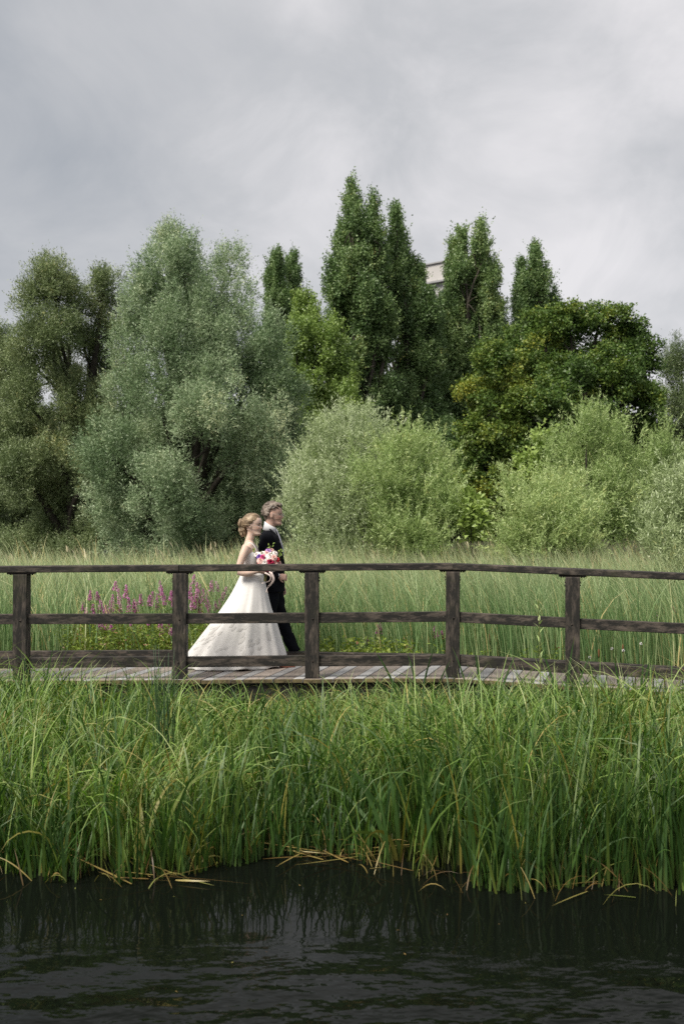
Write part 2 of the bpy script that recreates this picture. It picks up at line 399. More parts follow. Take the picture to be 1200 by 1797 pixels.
m, t, b = new_mat('pond_water')
b.inputs['Base Color'].default_value = (0.0035, 0.0045, 0.0035, 1); b.inputs['Roughness'].default_value = 0.03
b.inputs['IOR'].default_value = 1.20
tcn = t.nodes.new('ShaderNodeTexCoord')
mp = t.nodes.new('ShaderNodeMapping'); mp.inputs['Scale'].default_value = (1.0, 1.7, 1); mp.inputs['Rotation'].default_value = (0, 0, R(-6))
t.links.new(tcn.outputs['Object'], mp.inputs[0])
na = t.nodes.new('ShaderNodeTexNoise'); na.inputs['Scale'].default_value = 2.4; na.inputs['Detail'].default_value = 4; na.inputs['Roughness'].default_value = 0.45
nb = t.nodes.new('ShaderNodeTexNoise'); nb.inputs['Scale'].default_value = 1.6; nb.inputs['Detail'].default_value = 3
t.links.new(mp.outputs[0], na.inputs['Vector']); t.links.new(mp.outputs[0], nb.inputs['Vector'])
mu = t.nodes.new('ShaderNodeMath'); mu.operation = 'MULTIPLY'; t.links.new(na.outputs[0], mu.inputs[0]); t.links.new(nb.outputs[0], mu.inputs[1])
bp = t.nodes.new('ShaderNodeBump'); bp.inputs['Strength'].default_value = 1.0; bp.inputs['Distance'].default_value = 0.17
sx_ = t.nodes.new('ShaderNodeSeparateXYZ'); t.links.new(tcn.outputs['Object'], sx_.inputs[0])
mr_ = t.nodes.new('ShaderNodeMapRange'); mr_.interpolation_type = 'SMOOTHSTEP'; mr_.inputs[1].default_value = 5.45; mr_.inputs[2].default_value = 4.1; mr_.inputs[3].default_value = 0.012; mr_.inputs[4].default_value = 1.0
t.links.new(sx_.outputs[1], mr_.inputs[0])      # sheltered by the bank: ripples die out towards the reeds
mh = t.nodes.new('ShaderNodeMath'); mh.operation = 'MULTIPLY'; t.links.new(mu.outputs[0], mh.inputs[0]); t.links.new(mr_.outputs[0], mh.inputs[1])
t.links.new(mh.outputs[0], bp.inputs['Height']); t.links.new(bp.outputs[0], b.inputs['Normal'])
wx = np.array([[-400, -300, 0], [400, -300, 0], [400, 14, 0], [-400, 14, 0]], float)
wo = add_obj('pond_water', mesh_np('pond_water', wx, np.array([[0, 1, 2, 3]])), m); tag(wo, kind='structure')

# ------------------------------------------------------------------ footbridge
def deck_z(X): return 0.5 - 0.034 * np.maximum(0, X - 1.17) - 0.0065 * np.maximum(0, 1.17 - X)
def near_y(X): return np.where(X < 1.17, 10.5, 10.5 - 0.194 * (X - 1.17))
def far_y(X): return np.interp(X, [-20, -1.9, 1.3, 5.5], [12.14, 12.14, 11.66, 11.0])
bridge = empty('footbridge', (0, 11.2, 0.0), 'dark weathered timber footbridge with railing crossing above the reeds', 'bridge')
TH = math.tan(R(17))
def hit(x0, edge):
    Y = 10.5
    for _ in range(12):
        X = x0 + TH * (Y - 10.5); Y = float(edge(np.array(X)))
    return x0 + TH * (Y - 10.5), Y
xn = -5.6; k = 0
while xn < 5.0:
    wdt = 0.122 if k % 2 == 0 else 0.195
    g_ = 0.006
    pts = []
    jn, jf = random.uniform(-0.015, 0.012), random.uniform(0, 0.02)
    for xx in (xn + g_, xn + wdt - g_):
        for edge, j in ((near_y, jn), (far_y, jf)):
            X, Y = hit(xx, edge); pts.append((X + TH * j, Y + j))
    (ax, ay), (bx_, by), (cx, cy), (dx_, dy_) = pts      # near-left, far-left, near-right, far-right
    zt = random.uniform(-0.003, 0.003)
    zs = [float(deck_z(np.array(q[0]))) + zt for q in pts]
    V = [(ax, ay, zs[0]), (cx, cy, zs[2]), (dx_, dy_, zs[3]), (bx_, by, zs[1])]
    V = np.array([(x, y, z - 0.042) for x, y, z in V] + V)
    F = [(0, 3, 2, 1), (4, 5, 6, 7), (0, 1, 5, 4), (1, 2, 6, 5), (2, 3, 7, 6), (3, 0, 4, 7)]
    o = part('plank', V, F, M['plank_grey'] if k % 2 == 0 else M['plank_brown'], bridge)
    o.data.materials.append(M['mossy']); o.data.polygons[2].material_index = 1
    bevel_obj(o, 0.004, 1)
    xn += wdt; k += 1
# beams under the deck: near fascia, far fascia
def poly_beam(name, xs, yfun, off, ztop, hei, wid, mat):
    for i in range(len(xs) - 1):
        p = (xs[i], float(yfun(np.array(xs[i]))) + off, float(deck_z(np.array(xs[i]))) + ztop - hei / 2)
        q = (xs[i + 1] - 0.004, float(yfun(np.array(xs[i + 1]))) + off, float(deck_z(np.array(xs[i + 1]))) + ztop - hei / 2)
        o = part(name, *bar_vf(p, q, wid, hei), mat, bridge); bevel_obj(o, 0.006, 1)
poly_beam('beam', [-5.5, -2.6, 1.17, 5.0], near_y, 0.10, -0.05, 0.20, 0.10, M['beam'])
poly_beam('beam', [-5.5, -1.9, 1.3, 5.0], far_y, -0.10, -0.05, 0.20, 0.10, M['beam'])
poly_beam('kerb_rail', [-5.5, -1.9, 1.3, 5.0], far_y, -0.06, 0.10, 0.10, 0.075, M['rail'])
# piles
for X in (-4.6, -2.6, -0.6, 1.3, 3.1):
    for f_, of in ((near_y, 0.24), (far_y, -0.24)):
        Y = float(f_(np.array(X))) + of
        V, F = box_vf(X - 0.08, X + 0.08, Y - 0.08, Y + 0.08, -0.5, float(deck_z(np.array(X))) - 0.048)
        part('pile', V, F, M['beam'], bridge)
# posts along the near edge
def fence_pt(X): return np.array([X, float(near_y(np.array(X))) + 0.11, float(deck_z(np.array(X)))])
postX = [-4.95, -3.404, -1.72, -0.315, 1.175, 2.394, 3.85]
ang = math.atan(0.194)
for i, X in enumerate(postX):
    c = fence_pt(X)
    V, F = box_vf(-0.074, 0.074, -0.074, 0.074, 0.0, 1.118)
    tw = -ang if X > 1.3 else (-ang / 2 if X > 1 else 0)
    tw += random.uniform(-0.03, 0.03)
    lean = random.uniform(-0.006, 0.006)
    Rm = np.array([[math.cos(tw), -math.sin(tw), 0], [math.sin(tw), math.cos(tw), 0], [0, 0, 1]])
    V = V @ Rm.T; V[:, 0] += lean * V[:, 2]
    o = part('post', V + c + [0, 0, 0.001], F, M['post'], bridge); bevel_obj(o, 0.007, 2)
    V, F = box_vf(-0.14, 0.14, -0.055, 0.055, 1.119, 1.136)
    bk = part('cap_bracket', V @ Rm.T + c, F, M['iron'], bridge); bevel_obj(bk, 0.004, 1)
    for sx in (-0.115, -0.09, 0.09, 0.115):
        V, F = tube([(sx, 0, 1.121), (sx, 0, 1.108)], 0.009, 6)
        part('bolt', V @ Rm.T + c, F, M['iron'], bk)
    for sx in (-1, 1):
        for zz_ in (1.06, 1.03):
            V, F = tube([(sx * 0.073, -0.02, zz_), (sx * 0.083, -0.02, zz_)], 0.01, 6)
            part('bolt', V @ Rm.T + c, F, M['iron'], o)
    for zz_ in (0.63, 0.18):
        V, F = tube([(random.uniform(-.02, .02), -0.072, zz_), (0, -0.079, zz_)], 0.008, 6)
        part('bolt', V @ Rm.T + c, F, M['iron'], o)
for name, zc, hei, wid in (('middle_rail', 0.64, 0.108, 0.05), ('lower_rail', 0.178, 0.112, 0.05)):
    for i in range(len(postX) - 1):
        p, q = fence_pt(postX[i]), fence_pt(postX[i + 1])
        d = nrm(q - p); p = p + d * 0.07; q = q - d * 0.07
        j1, j2 = random.uniform(-.006, .006), random.uniform(-.006, .006)
        o = part(name, *bar_vf(p + [0, -0.02, zc + j1], q + [0, -0.02, zc + j2], wid, hei), M['rail'], bridge); bevel_obj(o, 0.006, 2)
hx = [-5.6, -1.72, 1.175, 4.8]
for i in range(3):
    p, q = fence_pt(hx[i]), fence_pt(hx[i + 1]); d = nrm(q - p)
    o = part('handrail', *bar_vf(p + d * 0.0015 + [0, 0, 1.172], q - d * 0.0015 + [0, 0, 1.172], 0.145, 0.07), M['rail'], bridge); bevel_obj(o, 0.009, 2)

# ------------------------------------------------------------------ blades of grass and reed
def blades(base, h, az, phi0, bend, wid, segs=6, power=1.7, twist=None, droop=None):
    n = len(base); s = np.linspace(0, 1, segs + 1)
    phi = phi0[:, None] + bend[:, None] * s[None] ** power
    pm = 0.5 * (phi[:, 1:] + phi[:, :-1]); st = (h / segs)[:, None]
    hor = np.concatenate([np.zeros((n, 1)), np.cumsum(np.sin(pm) * st, 1)], 1)
    ver = np.concatenate([np.zeros((n, 1)), np.cumsum(np.cos(pm) * st, 1)], 1)
    ad = np.stack([np.cos(az), np.sin(az)], -1)
    C = np.empty((n, segs + 1, 3)); C[..., 0] = base[:, None, 0] + hor * ad[:, None, 0]
    C[..., 1] = base[:, None, 1] + hor * ad[:, None, 1]; C[..., 2] = base[:, None, 2] + ver
    perp = np.stack([-np.sin(az), np.cos(az), np.zeros(n)], -1)[:, None]
    nm = np.stack([np.cos(phi) * ad[:, None, 0], np.cos(phi) * ad[:, None, 1], -np.sin(phi)], -1)
    tw = (twist if twist is not None else rng.normal(0, 0.5, n))[:, None] * (0.4 + s[None])
    wd = np.cos(tw)[..., None] * perp + np.sin(tw)[..., None] * nm
    prof = np.minimum(1, 0.65 + s * 2.0) * np.clip(1 - s ** 2.2, 0.03, 1)
    hw = 0.5 * wid[:, None] * prof[None]
    V = np.stack([C - wd * hw[..., None], C + wd * hw[..., None]], 2).reshape(-1, 3)
    b0 = np.arange(n)[:, None] * (2 * (segs + 1)) + 2 * np.arange(segs)[None]
    F = np.stack([b0, b0 + 1, b0 + 3, b0 + 2], -1).reshape(-1, 4)
    along = np.broadcast_to(np.repeat(s, 2)[None], (n, 2 * (segs + 1))).ravel()
    return V, F, along

def merge(parts):
    Vs, Fs, T, A = [], [], [], []; n = 0
    for V, F, t_, a_ in parts:
        Vs.append(V); Fs.append(F + n); n += len(V); T.append(t_); A.append(a_)
    return np.concatenate(Vs), np.concatenate(Fs), np.concatenate(T), np.concatenate(A)

def vnoise(X, Y, s, seed):
    """smooth value noise, 0..1"""
    r = np.random.default_rng(seed); G = r.random((64, 64))
    x, y = X * s + 100, Y * s + 100
    i, j = np.floor(x).astype(int), np.floor(y).astype(int); u, v = x - i, y - j
    u, v = u * u * (3 - 2 * u), v * v * (3 - 2 * v)
    f = lambda a_, b_: G[a_ % 64, b_ % 64]
    return (f(i, j) * (1 - u) + f(i + 1, j) * u) * (1 - v) + (f(i, j + 1) * (1 - u) + f(i + 1, j + 1) * u) * v

def blade_set(n, X, Y, hmin, hmax, w0, w1, phi_sd, bend0, bend1, tint_mu, tint_sd, segs=6, az=None, hscale=None, power=1.7, tnoise=0.25, z0=None):
    h = rng.uniform(hmin, hmax, n)
    if hscale is not None: h = h * hscale
    z = ground_z(X, Y) - 0.02 if z0 is None else z0
    z = np.maximum(z, -0.12)
    base = np.stack([X, Y, z], -1)
    if az is None: az = rng.uniform(0, 2 * math.pi, n)
    V, F, al = blades(base, h, az, np.abs(rng.normal(0, phi_sd, n)), rng.uniform(bend0, bend1, n), rng.uniform(w0, w1, n), segs, power)
    tt = np.clip(rng.normal(tint_mu, tint_sd, n) + tnoise * (vnoise(X, Y, 0.9, 5) - 0.5), 0, 1)
    return V, F, np.repeat(tt, 2 * (segs + 1)), al

def field(n, y0, y1, margin=0.5, power=1.0):
    Y = y0 + (y1 - y0) * rng.random(n) ** power
    X = (rng.random(n) * 2 - 1) * (0.348 * Y + margin)
    return X, Y

def near_height(X, Y):
    """height of the front sward: lower just before the bridge's middle, taller at the right"""
    xp = 600 + X * FPX / Y
    side = np.interp(xp, [0, 250, 340, 640, 760, 1200], [0.95, 0.84, 0.58, 0.58, 0.58, 0.54])
    k_ = np.clip((Y - 8.0) / 2.0, 0, 1)
    fr_ = np.interp(xp, [0, 300, 650, 800, 1200], [0.92, 0.92, 1.0, 1.15, 1.2])
    return fr_ * (1 - k_) + side * k_

# tufted sedge on the bank: many arching fine blades growing in tussocks
def tussocks(nt, per, y0, y1, sd):
    TX, TY = field(nt, y0, y1, 0.6); kp = vnoise(TX, TY, 1.5, 21) > 0.27; TX, TY = TX[kp], TY[kp]; nt = len(TX)
    X = np.repeat(TX, per) + rng.normal(0, sd, nt * per); Y = np.repeat(TY, per) + rng.normal(0, sd, nt * per)
    az = np.arctan2(Y - np.repeat(TY, per), X - np.repeat(TX, per)) + rng.normal(0, 0.7, nt * per)
    return X, Y, az, np.repeat(rng.random(nt), per)
ps = []
X, Y, az, tr_ = tussocks(400, 32, 6.5, 10.25, 0.07)
k_ = (Y > front_edge(X) + 0.05 + 0.35 * vnoise(X, Y * 0 + 1.0, 2.7, 32)) & (Y < near_y(X) - 0.06); X, Y, az, tr_ = X[k_], Y[k_], az[k_], tr_[k_]
hs_ = near_height(X, Y) * (0.66 + 0.4 * tr_ + 0.32 * vnoise(X, Y, 1.2, 22))
ps.append(blade_set(len(X), X, Y, 0.50, 0.98, 0.008, 0.017, 0.22, 0.6, 2.7, 0.56, 0.26, 8, az, hs_, 2.0))
# taller upright blades through it
X, Y = field(3200, 6.1, 10.2); k_ = (Y > front_edge(X) - 0.02) & (Y < near_y(X) - 0.1); X, Y = X[k_], Y[k_]
ps.append(blade_set(len(X), X, Y, 0.42, 0.82, 0.006, 0.011, 0.10, 0.05, 0.9, 0.38, 0.2, 6, None, near_height(X, Y)))
V, F, T, A = merge(ps)
o = add_obj('sedge', mesh_np('sedge', V, F, {'tint': T, 'along': A}), M['sedge'])
tag(o, 'dense bright green arching sedge on the bank before the footbridge', 'sedge', kind='stuff')
# broad iris and bur-reed swords, more of them to the right and along the waterline
ps = []
X, Y = field(4400, 5.9, 10.2)
xp = 600 + X * FPX / Y
keep = (Y > front_edge(X) - 0.10 + 0.42 * vnoise(X, Y * 0 + 3.0, 3.1, 31)) & (vnoise(X, Y, 2.2, 33) > 0.22) & (Y < near_y(X) - 0.12) & (rng.random(len(X)) < np.interp(xp, [0, 350, 600, 760, 1200], [0.35, 0.3, 0.42, 0.95, 1.0]))
X, Y = X[keep], Y[keep]
ps.append(blade_set(len(X), X, Y, 0.50, 0.92, 0.015, 0.029, 0.14, 0.0, 0.9, 0.45, 0.28, 7, None, near_height(X, Y), 2.4))
X, Y = field(1600, 6.2, 9.6); k_ = (Y > front_edge(X) + 0.1); X, Y = X[k_], Y[k_]
ps.append(blade_set(len(X), X, Y, 0.65, 1.05, 0.017, 0.029, 0.18, 0.5, 2.5, 0.62, 0.22, 10, None, near_height(X, Y), 2.3))
# waterline: emergent stems standing in the shallows
n = 2300
X = (rng.random(n) * 2 - 1) * 2.9; Y = front_edge(X) + np.abs(rng.normal(0, 0.28, n)) - 0.07 + 0.07 * np.sin(X * 5.0)
kq = vnoise(X, Y * 0, 3.4, 34) > 0.38; X, Y = X[kq], Y[kq]; n = len(X)
ps.append(blade_set(n, X, Y, 0.28, 0.80, 0.010, 0.021, 0.16, 0.0, 1.5, 0.46, 0.28, 7, None, np.interp(X, [-2.5, 0.4, 0.9, 2.5], [0.9, 0.95, 1.15, 1.2]), 2.2))
V, F, T, A = merge(ps)
o = add_obj('iris_reeds', mesh_np('iris_reeds', V, F, {'tint': T, 'along': A}), M['iris'])
tag(o, 'broad sword-leaved green reeds rising from the dark water edge', 'reeds', kind='stuff')
# dry stalks and bent brown leaves at the waterline, floating litter
ps = []
n = 210
X = (rng.random(n) * 2 - 1) * 2.6; Y = front_edge(X) + rng.normal(0.02, 0.12, n)
V, F, al = blades(np.stack([X, Y, np.full(n, 0.0)], -1), rng.uniform(0.1, 0.38, n), rng.uniform(0, 6.28, n), rng.uniform(0.1, 0.9, n), rng.uniform(0.2, 2.2, n), rng.uniform(0.004, 0.011, n), 6, 1.6)
ps.append((V, F, np.repeat(rng.random(n), 14), al))
n = 46
cxs = rng.choice([-1.15, -0.45, -0.2, 0.05, 0.25, 1.6], n, p=[.2, .2, .25, .15, .12, .08]) + rng.normal(0, 0.16, n)
X = cxs; Y = front_edge(X) + rng.normal(-0.06, 0.09, n)
V, F, al = blades(np.stack([X, Y, rng.uniform(0.004, 0.03, n)], -1), rng.uniform(0.15, 0.62, n), np.where(rng.random(n) < 0.5, 0.0, math.pi) + rng.normal(0.12, 0.55, n), rng.uniform(1.38, 1.56, n), rng.uniform(-0.05, 0.12, n), rng.uniform(0.006, 0.014, n), 6, 1.0)
V[:, 2] = np.maximum(V[:, 2], 0.003)
ps.append((V, F, np.repeat(np.clip(rng.normal(0.55, 0.25, n), 0, 1), 14), al))
V, F, T, A = merge(ps)
o = add_obj('reed_litter', mesh_np('reed_litter', V, F, {'tint': T, 'along': A}), M['straw'])
tag(o, 'yellow and brown fallen reed stems floating along the water edge', 'litter', kind='stuff')

# specks of leaf and seed drifting on the pond
n = 22
Y = rng.uniform(4.6, 6.5, n); X = (rng.random(n) * 2 - 1) * 0.36 * Y; Y = np.minimum(Y, front_edge(X) - 0.03)
az_ = rng.uniform(0, 6.28, n); D = np.stack([np.cos(az_), np.sin(az_), np.zeros(n)], -1); Sd = np.stack([-np.sin(az_), np.cos(az_), np.zeros(n)], -1)
P = np.stack([X, Y, np.full(n, 0.004)], -1); L_ = rng.uniform(0.006, 0.02, n) * 0.6; W_ = L_ * rng.uniform(0.25, 0.5, n)
up_ = np.array([0, 0, 0.002])
V = np.stack([P - D * L_[:, None], P + Sd * W_[:, None] + up_, P + D * L_[:, None] + 2 * up_, P - Sd * W_[:, None] + up_], 1).reshape(-1, 3)
o = add_obj('floating_specks', mesh_np('floating_specks', V, np.arange(4 * n).reshape(-1, 4), {'tint': np.repeat(rng.random(n), 4)}), M['straw'])
tag(o, 'tiny leaf scraps and seeds drifting on the dark water', 'leaf scraps', kind='stuff')

# the tall reed bed behind the bridge, leaning left in the wind
ps = []
def lean_az(n, X): return np.where(rng.random(n) < np.interp(X / 14, [-0.35, -0.12, 0.0, 0.35], [0.55, 0.7, 0.85, 0.8]), math.pi + rng.normal(0, 0.5, n), rng.uniform(0, 6.28, n))
def loose_zone(X, Y):
    xp = 600 + X * FPX / Y
    return (xp > 118) & (xp < 400) & (Y < 13.9)
X, Y = field(15000, 12.45, 16.5, 0.5, 1.2); k_ = ((~loose_zone(X, Y)) | (rng.random(len(X)) < 0.25)) & (Y > far_y(X) + 0.3); X, Y = X[k_], Y[k_]
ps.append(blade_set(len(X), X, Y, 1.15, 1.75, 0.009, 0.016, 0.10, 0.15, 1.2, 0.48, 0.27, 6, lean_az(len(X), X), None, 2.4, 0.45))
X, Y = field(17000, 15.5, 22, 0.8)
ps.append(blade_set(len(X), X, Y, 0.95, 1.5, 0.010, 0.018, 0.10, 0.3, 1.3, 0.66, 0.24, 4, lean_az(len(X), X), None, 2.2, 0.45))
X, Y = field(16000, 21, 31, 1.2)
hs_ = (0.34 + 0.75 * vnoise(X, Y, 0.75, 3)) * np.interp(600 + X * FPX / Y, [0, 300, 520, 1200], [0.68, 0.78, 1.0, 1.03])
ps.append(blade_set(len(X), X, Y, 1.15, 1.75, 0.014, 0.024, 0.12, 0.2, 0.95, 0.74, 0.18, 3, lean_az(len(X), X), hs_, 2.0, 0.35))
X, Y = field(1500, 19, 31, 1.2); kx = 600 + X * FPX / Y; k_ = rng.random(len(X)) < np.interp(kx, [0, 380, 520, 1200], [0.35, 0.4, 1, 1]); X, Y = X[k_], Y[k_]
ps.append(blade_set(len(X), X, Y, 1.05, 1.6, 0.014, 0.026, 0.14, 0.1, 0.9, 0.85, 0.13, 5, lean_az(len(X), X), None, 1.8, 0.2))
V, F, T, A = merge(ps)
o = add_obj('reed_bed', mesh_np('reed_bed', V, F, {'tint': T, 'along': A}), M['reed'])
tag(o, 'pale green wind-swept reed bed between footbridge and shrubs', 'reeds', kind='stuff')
# feathery reed plumes at the far side of the bed
n = 1500
X, Y = field(n, 20, 31, 1.2); xp = 600 + X * FPX / Y
k_ = rng.random(n) < np.interp(xp, [0, 400, 520, 1200], [0.25, 0.3, 1, 1]); X, Y = X[k_], Y[k_]; n = len(X)
h = rng.uniform(0.75, 1.2, n)
V, F, al = blades(np.stack([X, Y, ground_z(X, Y) + h * 0.8], -1), rng.uniform(0.2, 0.38, n), math.pi + rng.normal(0, 0.6, n), rng.uniform(0.05, 0.35, n), rng.uniform(0.2, 0.9, n), rng.uniform(0.03, 0.06, n), 4, 1.2)
o = add_obj('reed_plumes', mesh_np('reed_plumes', V, F, {'tint': np.repeat(rng.random(n), 10), 'along': al}), M['plume'])
tag(o, 'cream feathery seed heads along the far edge of the reed bed', 'seed heads', kind='stuff')

# ------------------------------------------------------------------ leaves
def leaf_quads(P, D, Lf, Wf, fold=0.18):
    """diamond leaves from base points P along D"""
    n = len(P)
    rnd = nrm(rng.normal(size=(n, 3))); S = nrm(np.cross(D, rnd)); U = np.cross(S, D)
    mid = P + D * (Lf * 0.45)[:, None]
    s = S * (Wf * 0.5)[:, None]; u = U * (Wf * fold)[:, None]
    V = np.stack([P, mid - s + u, P + D * Lf[:, None] - U * (Lf * 0.12)[:, None], mid + s + u], 1).reshape(-1, 3)
    F = np.arange(4 * n).reshape(-1, 4)
    return V, F

def leaf_tris(P, D, Lf, Wf):
    """small pointed leaves, one face each, for crowns seen from afar"""
    n = len(P)
    S = nrm(np.cross(D, nrm(rng.normal(size=(n, 3)))))
    a_ = P + D * (Lf * 0.12)[:, None]; s = S * (Wf * 0.5)[:, None]
    V = np.stack([a_ - s, a_ + s, P + D * Lf[:, None]], 1).reshape(-1, 3)
    return V, np.arange(3 * n).reshape(-1, 3)

def crown(lobes, style, dens=1.0, seed=0, tint_mu=0.5, back=0.35, tint_x=0.0):
    """lobes: (cx, cy, cz, rx, ry, rz).  Two levels of clumps, shoots on the clumps, leaves on the shoots."""
    r = np.random.default_rng(seed)
    O, D, Ls, Tn = [], [], [], []
    CP, CT = [], []
    S = style
    lx = np.array([l[0] for l in lobes]); lxm, lxh = lx.mean(), max(0.5, (lx.max() - lx.min()) / 2)
    for (cx, cy, cz, rx, ry, rz) in lobes:
        c = np.array([cx, cy, cz]); rad = np.array([rx, ry, rz])
        nsub = S.get('nsub', 14)
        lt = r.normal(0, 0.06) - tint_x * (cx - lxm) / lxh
        nc = int(dens * S['shoots'] * S.get('core', 1.6) * rx * rz)
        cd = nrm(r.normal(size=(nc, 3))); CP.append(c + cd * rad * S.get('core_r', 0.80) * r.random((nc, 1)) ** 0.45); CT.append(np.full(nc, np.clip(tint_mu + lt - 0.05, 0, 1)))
        for q in range(nsub):
            d = nrm(r.normal(size=3))
            if d[1] > 0.35 and r.random() > back: d[1] = -d[1]
            if d[2] < -0.5 and r.random() < 0.6: d[2] = -d[2]
            sc_ = c + d * rad * r.uniform(*S.get('pos', (0.55, 0.98)))
            sr = rad * r.uniform(*S.get('sub', (0.24, 0.46))) * np.array([1, 1, S.get('tall', 1.0)])
            area = (sr[0] * sr[2])
            ns = max(6, int(dens * S['shoots'] * area))
            dd = nrm(r.normal(size=(ns, 3)))
            o = sc_ + dd * sr * (r.random((ns, 1)) ** 0.4)
            outw = nrm(0.55 * dd + 0.45 * d)
            di = nrm(outw * S['out'] + np.array([0, 0, 1.0]) * S['up'] + r.normal(size=(ns, 3)) * S['rand'])
            O.append(o); D.append(di); Ls.append(r.uniform(*S['len'], ns) * np.where(r.random(ns) < 0.12, 2.0, 1.0))
            Tn.append(np.clip(r.normal(tint_mu + lt + r.normal(0, 0.10), 0.10, ns), 0, 1))
    O = np.concatenate(O); D = np.concatenate(D); Ls = np.concatenate(Ls); Tn = np.concatenate(Tn)
    if S.get('wands'):                                   # long leading shoots that break the outline
        for (cx, cy, cz, rx, ry, rz) in lobes:
            nw = S['wands']; d = nrm(r.normal(size=(nw, 3)) + [0, -0.3, 0.9]); o = np.array([cx, cy, cz]) + d * np.array([rx, ry, rz]) * r.uniform(0.7, 1.0, (nw, 1))
            di = nrm(d * 0.5 + [0, 0, 0.9] + r.normal(0, 0.22, (nw, 3))); L_ = r.uniform(*S['wlen'], nw); kk = 4
            for q in range(kk):                          # each wand as four short shoots end to end
                st = L_ * q / kk; pp = o + di * st[:, None]; pp[:, 2] -= 0.25 * st ** 2
                O = np.concatenate([O, pp]); D = np.concatenate([D, nrm(di - np.array([0, 0, 0.5]) * st[:, None] * 0.6)]); Ls = np.concatenate([Ls, L_ / kk]); Tn = np.concatenate([Tn, np.clip(r.normal(tint_mu + 0.14, 0.1, nw), 0, 1)])
    npp = S['per']; N = len(O)
    tt = (np.arange(npp) + 0.5) / npp
    P = O[:, None] + D[:, None] * (Ls[:, None] * tt[None])[..., None]
    P[..., 2] -= S['sag'] * (Ls[:, None] * tt[None] ** 2)
    P += r.normal(0, S['jit'], P.shape)
    LD = nrm(D[:, None] * S['lf'] + r.normal(size=(N, npp, 3)) * S['lr'] + np.array([0, 0, S.get('lz', 0.0)]))
    P = P.reshape(-1, 3); LD = LD.reshape(-1, 3); n = len(P)
    Lf = S['leaf'][0] * r.uniform(0.65, 1.25, n); Wf = S['leaf'][1] * r.uniform(0.7, 1.2, n)
    T = np.repeat(Tn, npp) + r.normal(0, 0.07, n)
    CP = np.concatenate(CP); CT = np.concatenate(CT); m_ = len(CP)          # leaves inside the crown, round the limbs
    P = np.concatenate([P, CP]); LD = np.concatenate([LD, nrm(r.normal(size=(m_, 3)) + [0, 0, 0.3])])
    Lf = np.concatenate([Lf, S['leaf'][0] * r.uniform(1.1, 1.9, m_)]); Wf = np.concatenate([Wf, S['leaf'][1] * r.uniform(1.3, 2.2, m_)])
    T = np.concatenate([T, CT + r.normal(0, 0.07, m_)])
    V, F = leaf_tris(P, LD, Lf, Wf)
    return V, F, np.repeat(np.clip(T, 0, 1), 3)

STY = {
 'willow': dict(shoots=560, core=1.3, out=0.75, up=0.75, rand=0.3, len=(0.14, 0.42), per=7, sag=0.12, jit=0.03, lf=0.7, lr=0.55, leaf=(0.105, 0.032), nsub=17, tall=1.6, sub=(0.17, 0.36), pos=(0.5, 1.08), core_r=0.70, wands=6, wlen=(0.4, 0.9)),
 'poplar': dict(shoots=250, core=1.8, out=0.5, up=0.9, rand=0.3, len=(0.18, 0.55), per=8, sag=0.0, jit=0.06, lf=0.4, lr=0.6, leaf=(0.135, 0.108), nsub=10, tall=1.7, sub=(0.2, 0.38), pos=(0.5, 1.05), core_r=0.68, wands=2, wlen=(0.4, 0.9)),
 'maple': dict(shoots=560, core=1.2, out=0.9, up=0.25, rand=0.45, len=(0.12, 0.34), per=7, sag=0.15, jit=0.07, lf=0.5, lr=0.6, leaf=(0.115, 0.095), nsub=13, tall=0.75, sub=(0.2, 0.42), pos=(0.5, 1.04), core_r=0.72, lz=-0.15),
 'shrub': dict(shoots=520, core=1.2, core_r=0.66, pos=(0.45, 1.1), sub=(0.15, 0.34), out=0.62, up=0.95, rand=0.30, len=(0.16, 0.5), per=9, sag=0.14, jit=0.015, lf=0.75, lr=0.5, leaf=(0.10, 0.021), nsub=20, tall=1.5, wands=26, wlen=(0.45, 1.15)),
 'sapling': dict(shoots=160, out=0.6, up=0.7, rand=0.4, len=(0.2, 0.5), per=7, sag=0.1, jit=0.03, lf=0.5, lr=0.6, leaf=(0.15, 0.11), nsub=9),
 'thicket': dict(shoots=14, out=0.7, up=0.5, rand=0.5, len=(0.5, 1.2), per=9, sag=0.1, jit=0.1, lf=0.5, lr=0.7, leaf=(0.42, 0.34), nsub=12),
}

def px_lobes(L, Yd, seed, spread=0.8):
    r = np.random.default_rng(seed); s = Yd / FPX; out_ = []
    xs = np.array([l[0] for l in L]); cxm = xs.mean(); half = (xs.max() - xs.min()) / 2 + 30
    for l in L:
        x, y, rx, ry = l[:4]
        dep = l[4] if len(l) > 4 else r.uniform(-1, 0.6) * spread * half * math.sqrt(max(0.05, 1 - ((x - cxm) / half) ** 2)) * s
        y = y + 9
        c = px(x, y, Yd + dep)
        out_.append((c[0], Yd + dep, c[2], rx * s, max(rx, ry * 0.7) * s, ry * s))
    return out_

